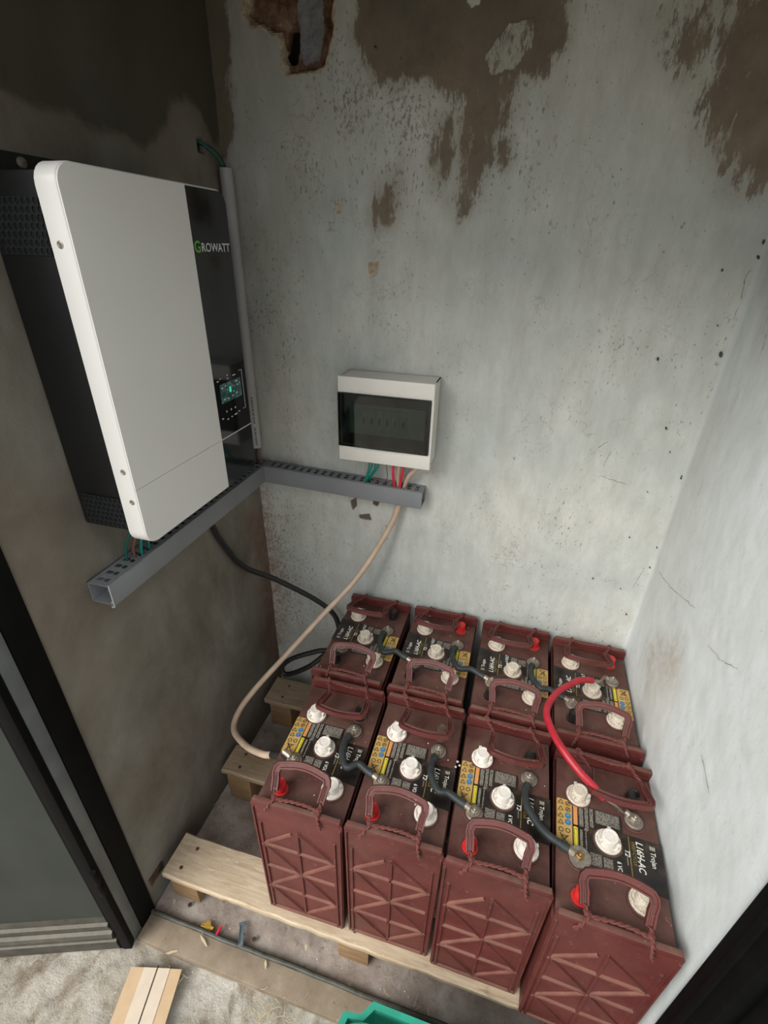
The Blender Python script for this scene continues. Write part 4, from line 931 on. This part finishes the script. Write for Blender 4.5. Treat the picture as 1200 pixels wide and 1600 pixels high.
# ------------------------------------------------------------------ breaker box
bx = empty('breaker_box', (.3735, 0, .945)); tag(bx, 'white surface-mounted breaker box with smoked window on the back wall', 'breaker box')
hw = .107; HH = .192
mb = MB(); mb.box((-hw+.002, -.060, .002), (hw-.002, -.003, .004), 'white_plastic'); mb.box((-hw+.002, -.060, HH-.004), (hw-.002, -.003, HH-.002), 'white_plastic')
mb.box((-hw+.002, -.060, .002), (-hw+.004, -.003, HH-.002), 'white_plastic'); mb.box((hw-.004, -.060, .002), (hw-.002, -.003, HH-.002), 'white_plastic'); mb.box((-hw+.002, -.005, .002), (hw-.002, -.003, HH-.002), 'white_plastic')
mb.build('back_box', bx)
mb = MB(); zb0, zb1 = .036, .157; F0 = -.083
mb.box((-hw, F0+.002, zb1), (hw, -.0585, HH), 'white_plastic', bev=.003); mb.box((-hw, F0+.002, 0), (hw, -.0585, zb0), 'white_plastic', bev=.003)
mb.box((hw-.006, F0+.004, zb0-.004), (hw, -.0585, zb1+.004), 'white_plastic', bev=.002); mb.box((-hw, F0+.010, zb0-.004), (-hw+.004, -.0585, zb1+.004), 'white_plastic', bev=.0015)
mb.build('front_cover', bx)
mb = MB(); mb.box((-hw+.004, -.064, zb0), (hw-.006, -.061, zb1), 'case_black'); mb.box((-hw+.02, -.0655, .062), (hw-.02, -.064, .130), 'breaker_grey', bev=.001); mb.build('inner_shield', bx)
for k in range(6):
    x = -.058+k*.018; brk = MB().box((x, -.071, .070), (x+.0172, -.0655, .122), 'breaker_grey', bev=.0012).build('breaker', bx)
    MB().box((x+.0055, -.0765, .090), (x+.0115, -.0705, .103), 'lead_grey', bev=.001).build('toggle', brk)
mb = MB(); n = 14; v = []; f = []
for i in range(n+1):   # gently bowed tinted door
    t = i/n; x = -hw+.001+(2*hw-.008)*t; yb_ = F0-.0015-.0045*math.sin(math.pi*t)**.6
    v += [(x, yb_, zb0+.001), (x, yb_, zb1-.001), (x, yb_+.002, zb1-.001), (x, yb_+.002, zb0+.001)]
for i in range(n):
    for k in range(4): f.append((i*4+k, i*4+(k+1) % 4, (i+1)*4+(k+1) % 4, (i+1)*4+k))
f += [(0, 1, 2, 3), (n*4+3, n*4+2, n*4+1, n*4)]
mb.add(v, f, 'smoked_window'); w_ = mb.build('window', bx); w_['label'] = 'smoked see-through door'
mb = MB(); mb.box((-hw+.0005, F0-.002, zb1-.0018), (hw-.006, F0+.002, zb1+.0002), 'case_black'); mb.box((-hw+.0005, F0-.002, zb0-.0002), (hw-.006, F0+.002, zb0+.0018), 'case_black')
mb.box((hw-.010, F0-.0035, zb0+.001), (hw-.0065, F0+.008, zb1-.001), 'case_black', bev=.001); mb.box((-hw+.0005, F0-.001, zb0), (-hw+.003, F0+.006, zb1), 'case_black'); mb.build('window_rim', w_)
# wires from box into back duct
WR = [('green_wire', .0022, [(.330,-.04,.955),(.329,-.045,.925),(.322,-.040,.895),(.312,-.030,.865)], 'teal wire leftmost under the breaker box'),
      ('green_wire', .0022, [(.337,-.04,.955),(.336,-.047,.925),(.326,-.041,.896),(.3145,-.026,.865)], 'teal wire second under the breaker box'),
      ('green_wire', .0022, [(.344,-.035,.955),(.343,-.042,.920),(.332,-.036,.897),(.316,-.022,.865)], 'teal wire third under the breaker box'),
      ('green_wire', .0022, [(.352,-.035,.955),(.350,-.044,.922),(.336,-.036,.897),(.3165,-.018,.865)], 'teal wire nearest the thin brown wire'),
      ('brown_wire', .0012, [(.366,-.04,.955),(.373,-.05,.925),(.376,-.052,.905),(.368,-.046,.886),(.345,-.036,.884),(.334,-.03,.882),(.333,-.022,.866)], 'thin brown wire looping beside the teal wires'),
      ('red_wire', .0032, [(.391,-.040,.955),(.389,-.048,.925),(.389,-.045,.900),(.392,-.034,.862)], 'left red wire under the breaker box'),
      ('red_wire', .0032, [(.412,-.040,.955),(.413,-.050,.925),(.409,-.046,.900),(.402,-.034,.862)], 'right red wire under the breaker box'),
      ('beige_cable', .0050, [(.403,-.035,.955),(.402,-.043,.925),(.399,-.036,.900),(.3965,-.024,.862)], 'straight beige wire between the two red wires'),
      ('beige_cable', .0050, [(.448,-.035,.955),(.442,-.045,.930),(.425,-.040,.905),(.409,-.024,.862)], 'slanting beige wire at the right under the breaker box')]
for mt, r, P, lab in WR: cable('wire', P, r, mt, lab, 'wire', 'wires under the breaker box', n=10)
# ------------------------------------------------------------------ floor clutter
# cardboard strip: flat ridged piece lying in the yard
cb = empty('cardboard_piece', (.104, -.853, .008), math.radians(14)); tag(cb, 'folded tan cardboard strip lying on the cement outside the sill', 'cardboard')
mb = MB()
for x0, x1, mt, z in ((-.055, -.026, 'cardboard', .0), (-.026, .002, 'cardboard_pale', .0012), (.004, .030, 'cardboard_pale', .0012), (.030, .055, 'cardboard', .0)):
    mb.box((x0, -.10, z), (x1, .084, z+.004), mt)
mb.build('sheet', cb)
MB().box((.0015, -.10, .0036), (.0040, .088, .0056), 'print_dark').build('crease', cb)
# green crate corner
cr_ = empty('plastic_crate', (.62, -.86, 0)); tag(cr_, 'green plastic crate at the bottom edge, in front of the sill', 'crate')
zc = .20; Y0 = .112; mb = MB()
P = [(-.058, Y0+.004), (-.075, Y0-.018), (-.105, Y0-.022), (-.125, Y0-.10), (-.13, -.14), (.22, -.14), (.22, Y0+.004)]
def ringy(P, d):
    cx_ = sum(p[0] for p in P)/len(P); cy_ = sum(p[1] for p in P)/len(P)
    return [(cx_+(p[0]-cx_)*(1-d), cy_+(p[1]-cy_)*(1-d)) for p in P]
def hoop(mb, P, z0, z1, d, mat):
    Q = ringy(P, d); n = len(P); v = [(x, y, z0) for x, y in P]+[(x, y, z1) for x, y in P]+[(x, y, z1) for x, y in Q]+[(x, y, z0) for x, y in Q]
    mb.add(v, [[i*n+k, i*n+(k+1) % n, ((i+1) % 4)*n+(k+1) % n, ((i+1) % 4)*n+k] for i in range(4) for k in range(n)], mat)
hoop(mb, P, zc-.014, zc, .10, 'crate_green'); mb.build('rim', cr_)
mb = MB(); hoop(mb, ringy(P, .06), .01, zc-.006, .03, 'crate_green'); mb.prism(ringy(P, .08), .008, .014, 'crate_green'); mb.build('tub', cr_)
mb = MB(); mb.tube(spline([(-.112, Y0-.09, zc+.004), (-.098, Y0-.050, zc+.007), (-.070, Y0-.034, zc+.008), (-.035, Y0-.032, zc+.007), (.06, Y0-.034, zc+.006), (.2, Y0-.034, zc+.006)], 8), .0045, 'crate_green', n=8)
mb.prism([(-.115, Y0-.13), (-.095, Y0-.055), (-.068, Y0-.036), (.21, Y0-.036), (.21, Y0-.13)], zc-.002, zc+.003, 'crate_green'); mb.box((-.048, Y0-.12, zc+.002), (-.044, Y0-.036, zc+.007), 'crate_green'); mb.build('lid_panel', cr_)
# dry leaf, red tube, clip
p = hit(323, 1450, 2, .004); mb = MB(); n = 14
v = [(0, 0, .004)]+[((.015+.004*math.sin(5*a))*math.cos(a), (.011+.003*math.cos(4*a))*math.sin(a), .001+.004*abs(math.sin(2.5*a))) for a in np.linspace(0, 2*math.pi, n, endpoint=False)]
v += [(x, y, z-.0008) for x, y, z in v]
f = [(0, 1+k, 1+(k+1) % n) for k in range(n)]+[(n+1, n+2+(k+1) % n, n+2+k) for k in range(n)]+[(1+k, n+2+k, n+2+(k+1) % n, 1+(k+1) % n) for k in range(n)]
o = mb.add(v, f, 'dry_leaf').build('dry_leaf'); o.location = p; tag(o, 'curled yellow-brown dry leaf on the floor behind the sill', 'leaf')
p = hit(342, 1455, 2, .006); o = MB().tube([(-.001, -.009, .002), (0, 0, .002), (.001, .009, .002)], .0032, 'red_wire', n=10).build('wire_offcut'); o.location = p; tag(o, 'short red offcut of wire sleeve on the floor beside the leaf', 'wire offcut')
a = hit(376, 1478, 2, .012); b = hit(379, 1441, 2, .004); d = Vector(b-a); L = d.length
o = empty('metal_clip', a, math.atan2(d.y, d.x)); tag(o, 'grey metal clip leaning against the sill lip', 'clip')
mb = MB(); T = Matrix.Rotation(math.atan2(.008, L)*1.0, 4, 'Y')
mb.box((0, -.0050, -.0008), (L, .0050, .0012), 'clip_metal', T, bev=.0003); mb.box((.002, -.0055, .0010), (L-.006, -.0040, .0030), 'clip_metal', T); mb.box((.002, .0040, .0010), (L-.006, .0055, .0030), 'clip_metal', T)
mb.box((L-.006, -.0085, -.0008), (L, .0085, .0016), 'clip_metal', T, bev=.0003); mb.box((L*.42, -.0075, -.0006), (L*.52, .0075, .0014), 'clip_metal', T); mb.build('body', o)
# washers / stones on inner floor
for k, (u, v_) in enumerate(((297, 1414), (397, 1468))):
    p = hit(u, v_, 2, .002); o = MB().lathe([(.0045, 0), (.005, .0008), (.005, .0018), (.0022, .002), (.002, .0006)], 'rust_steel', None, 12).build('washer'); o.location = p
    tag(o, ['rusty washer on the floor by the pallet corner', 'rusty washer on the floor beside the metal clip'][k], 'washer')
# wood shavings (countable, larger) and straw litter (stuff)
for k, (u, v_, an, L) in enumerate(((318, 1470, -.5, .030), (415, 1507, -1.1, .016), (478, 1480, -1.2, .014), (268, 1488, .5, .026), (470, 1418, -.2, .02))):
    p = hit(u, v_, 2, .010 if k in (0, 1) else .006)
    o = MB().prism([(-L/2, 0), (-L*.2, -.0028), (L*.45, -.001), (L/2, .0012), (0, .003)], 0, .0012, 'straw').build('wood_shaving'); o.location = p; o.rotation_euler = (.05, .05, an)
    tag(o, ['pale wood splinter lying on the sill near its left end', 'small wood splinter on the sill behind the straw', 'pale wood splinter on the inner floor right of the clip', 'straw-coloured splinter outside below the left jamb', 'thin splinter peeled beside the front plank'][k], 'splinter', 'wood splinters')
mb = MB()
cen = [(425, 1592, .045, 46), (405, 1565, .03, 14), (470, 1575, .05, 10), (250, 1560, .06, 6), (630, 1560, .05, 4), (670, 1550, .04, 3), (330, 1260, .03, 5)]
for u, v_, sp_, cnt in cen:
    c0 = hit(u, v_, 2, 0.)
    for _ in range(cnt):
        x = c0[0]+random.gauss(0, sp_*.5); y = c0[1]+random.gauss(0, sp_*.5); a = random.random()*math.pi; L = random.uniform(.006, .03)
        if -.745 < y < -.675 and u < 600 and random.random() < .8: y -= .06
        z = .008 if y > -.745 and y < -.675 else .004+.004*random.random()
        dx, dy = math.cos(a)*L/2, math.sin(a)*L/2
        bx_ = random.uniform(-.25, .25); mb.tube([(x-dx, y-dy, z), (x-dy*bx_, y+dx*bx_, z+.002*random.random()), (x+dx, y+dy, z+.001)], random.uniform(.0003, .0007), 'straw', n=4)
tag(mb.build('straw_litter'), 'scattered straw and fibres on the floor around the sill', 'straw', None, 'stuff')
mb = MB()
def crumb(x, y, z, s_):
    v = [(x+s_*random.uniform(.6, 1)*a, y+s_*random.uniform(.6, 1)*b, z+max(0, c)*s_*.45) for a, b, c in ((1,0,0),(.3,1,0),(-.9,.5,0),(-.6,-.8,0),(.5,-.9,0),(.1,.1,1))]
    mb.add(v, [(0,1,5),(1,2,5),(2,3,5),(3,4,5),(4,0,5),(4,3,2,1,0)], 'crumb_pale')
for _ in range(140):
    x, y = random.uniform(.03, .62), random.uniform(-.67, -.42); crumb(x, y, .000 if not (-.652 < y < -.557) else ZP, random.uniform(.0008, .002))
for _ in range(160): crumb(random.uniform(-.1, .6), random.uniform(-.95, -.745), .001, random.uniform(.0006, .0018))
tag(mb.build('plaster_crumbs'), 'tiny pale plaster crumbs scattered on the concrete floor', 'crumbs', None, 'stuff')
mb = MB(); HZ = ZP+HC+.0015
for key, cnt in (('F0', 5), ('F1', 10), ('F2', 8), ('F3', 3), ('B0', 12), ('B1', 16), ('B2', 6), ('B3', 3)):
    for _ in range(cnt):
        q = bw(key, random.uniform(-.08, .08), random.uniform(-.13, .13)); crumb(q.x, q.y, HZ, random.uniform(.0007, .0018))
for u, v_ in ((642, 1248), (645, 1252), (649, 1257), (658, 953), (656, 958), (672, 962), (715, 1190), (718, 1196), (712, 1198), (659, 1196)):
    q = hit(u, v_, 2, HZ); crumb(q[0], q[1], HZ, random.uniform(.002, .0034))
tag(mb.build('white_crumbs'), 'white flakes fallen on the battery tops', 'crumbs', None, 'stuff')
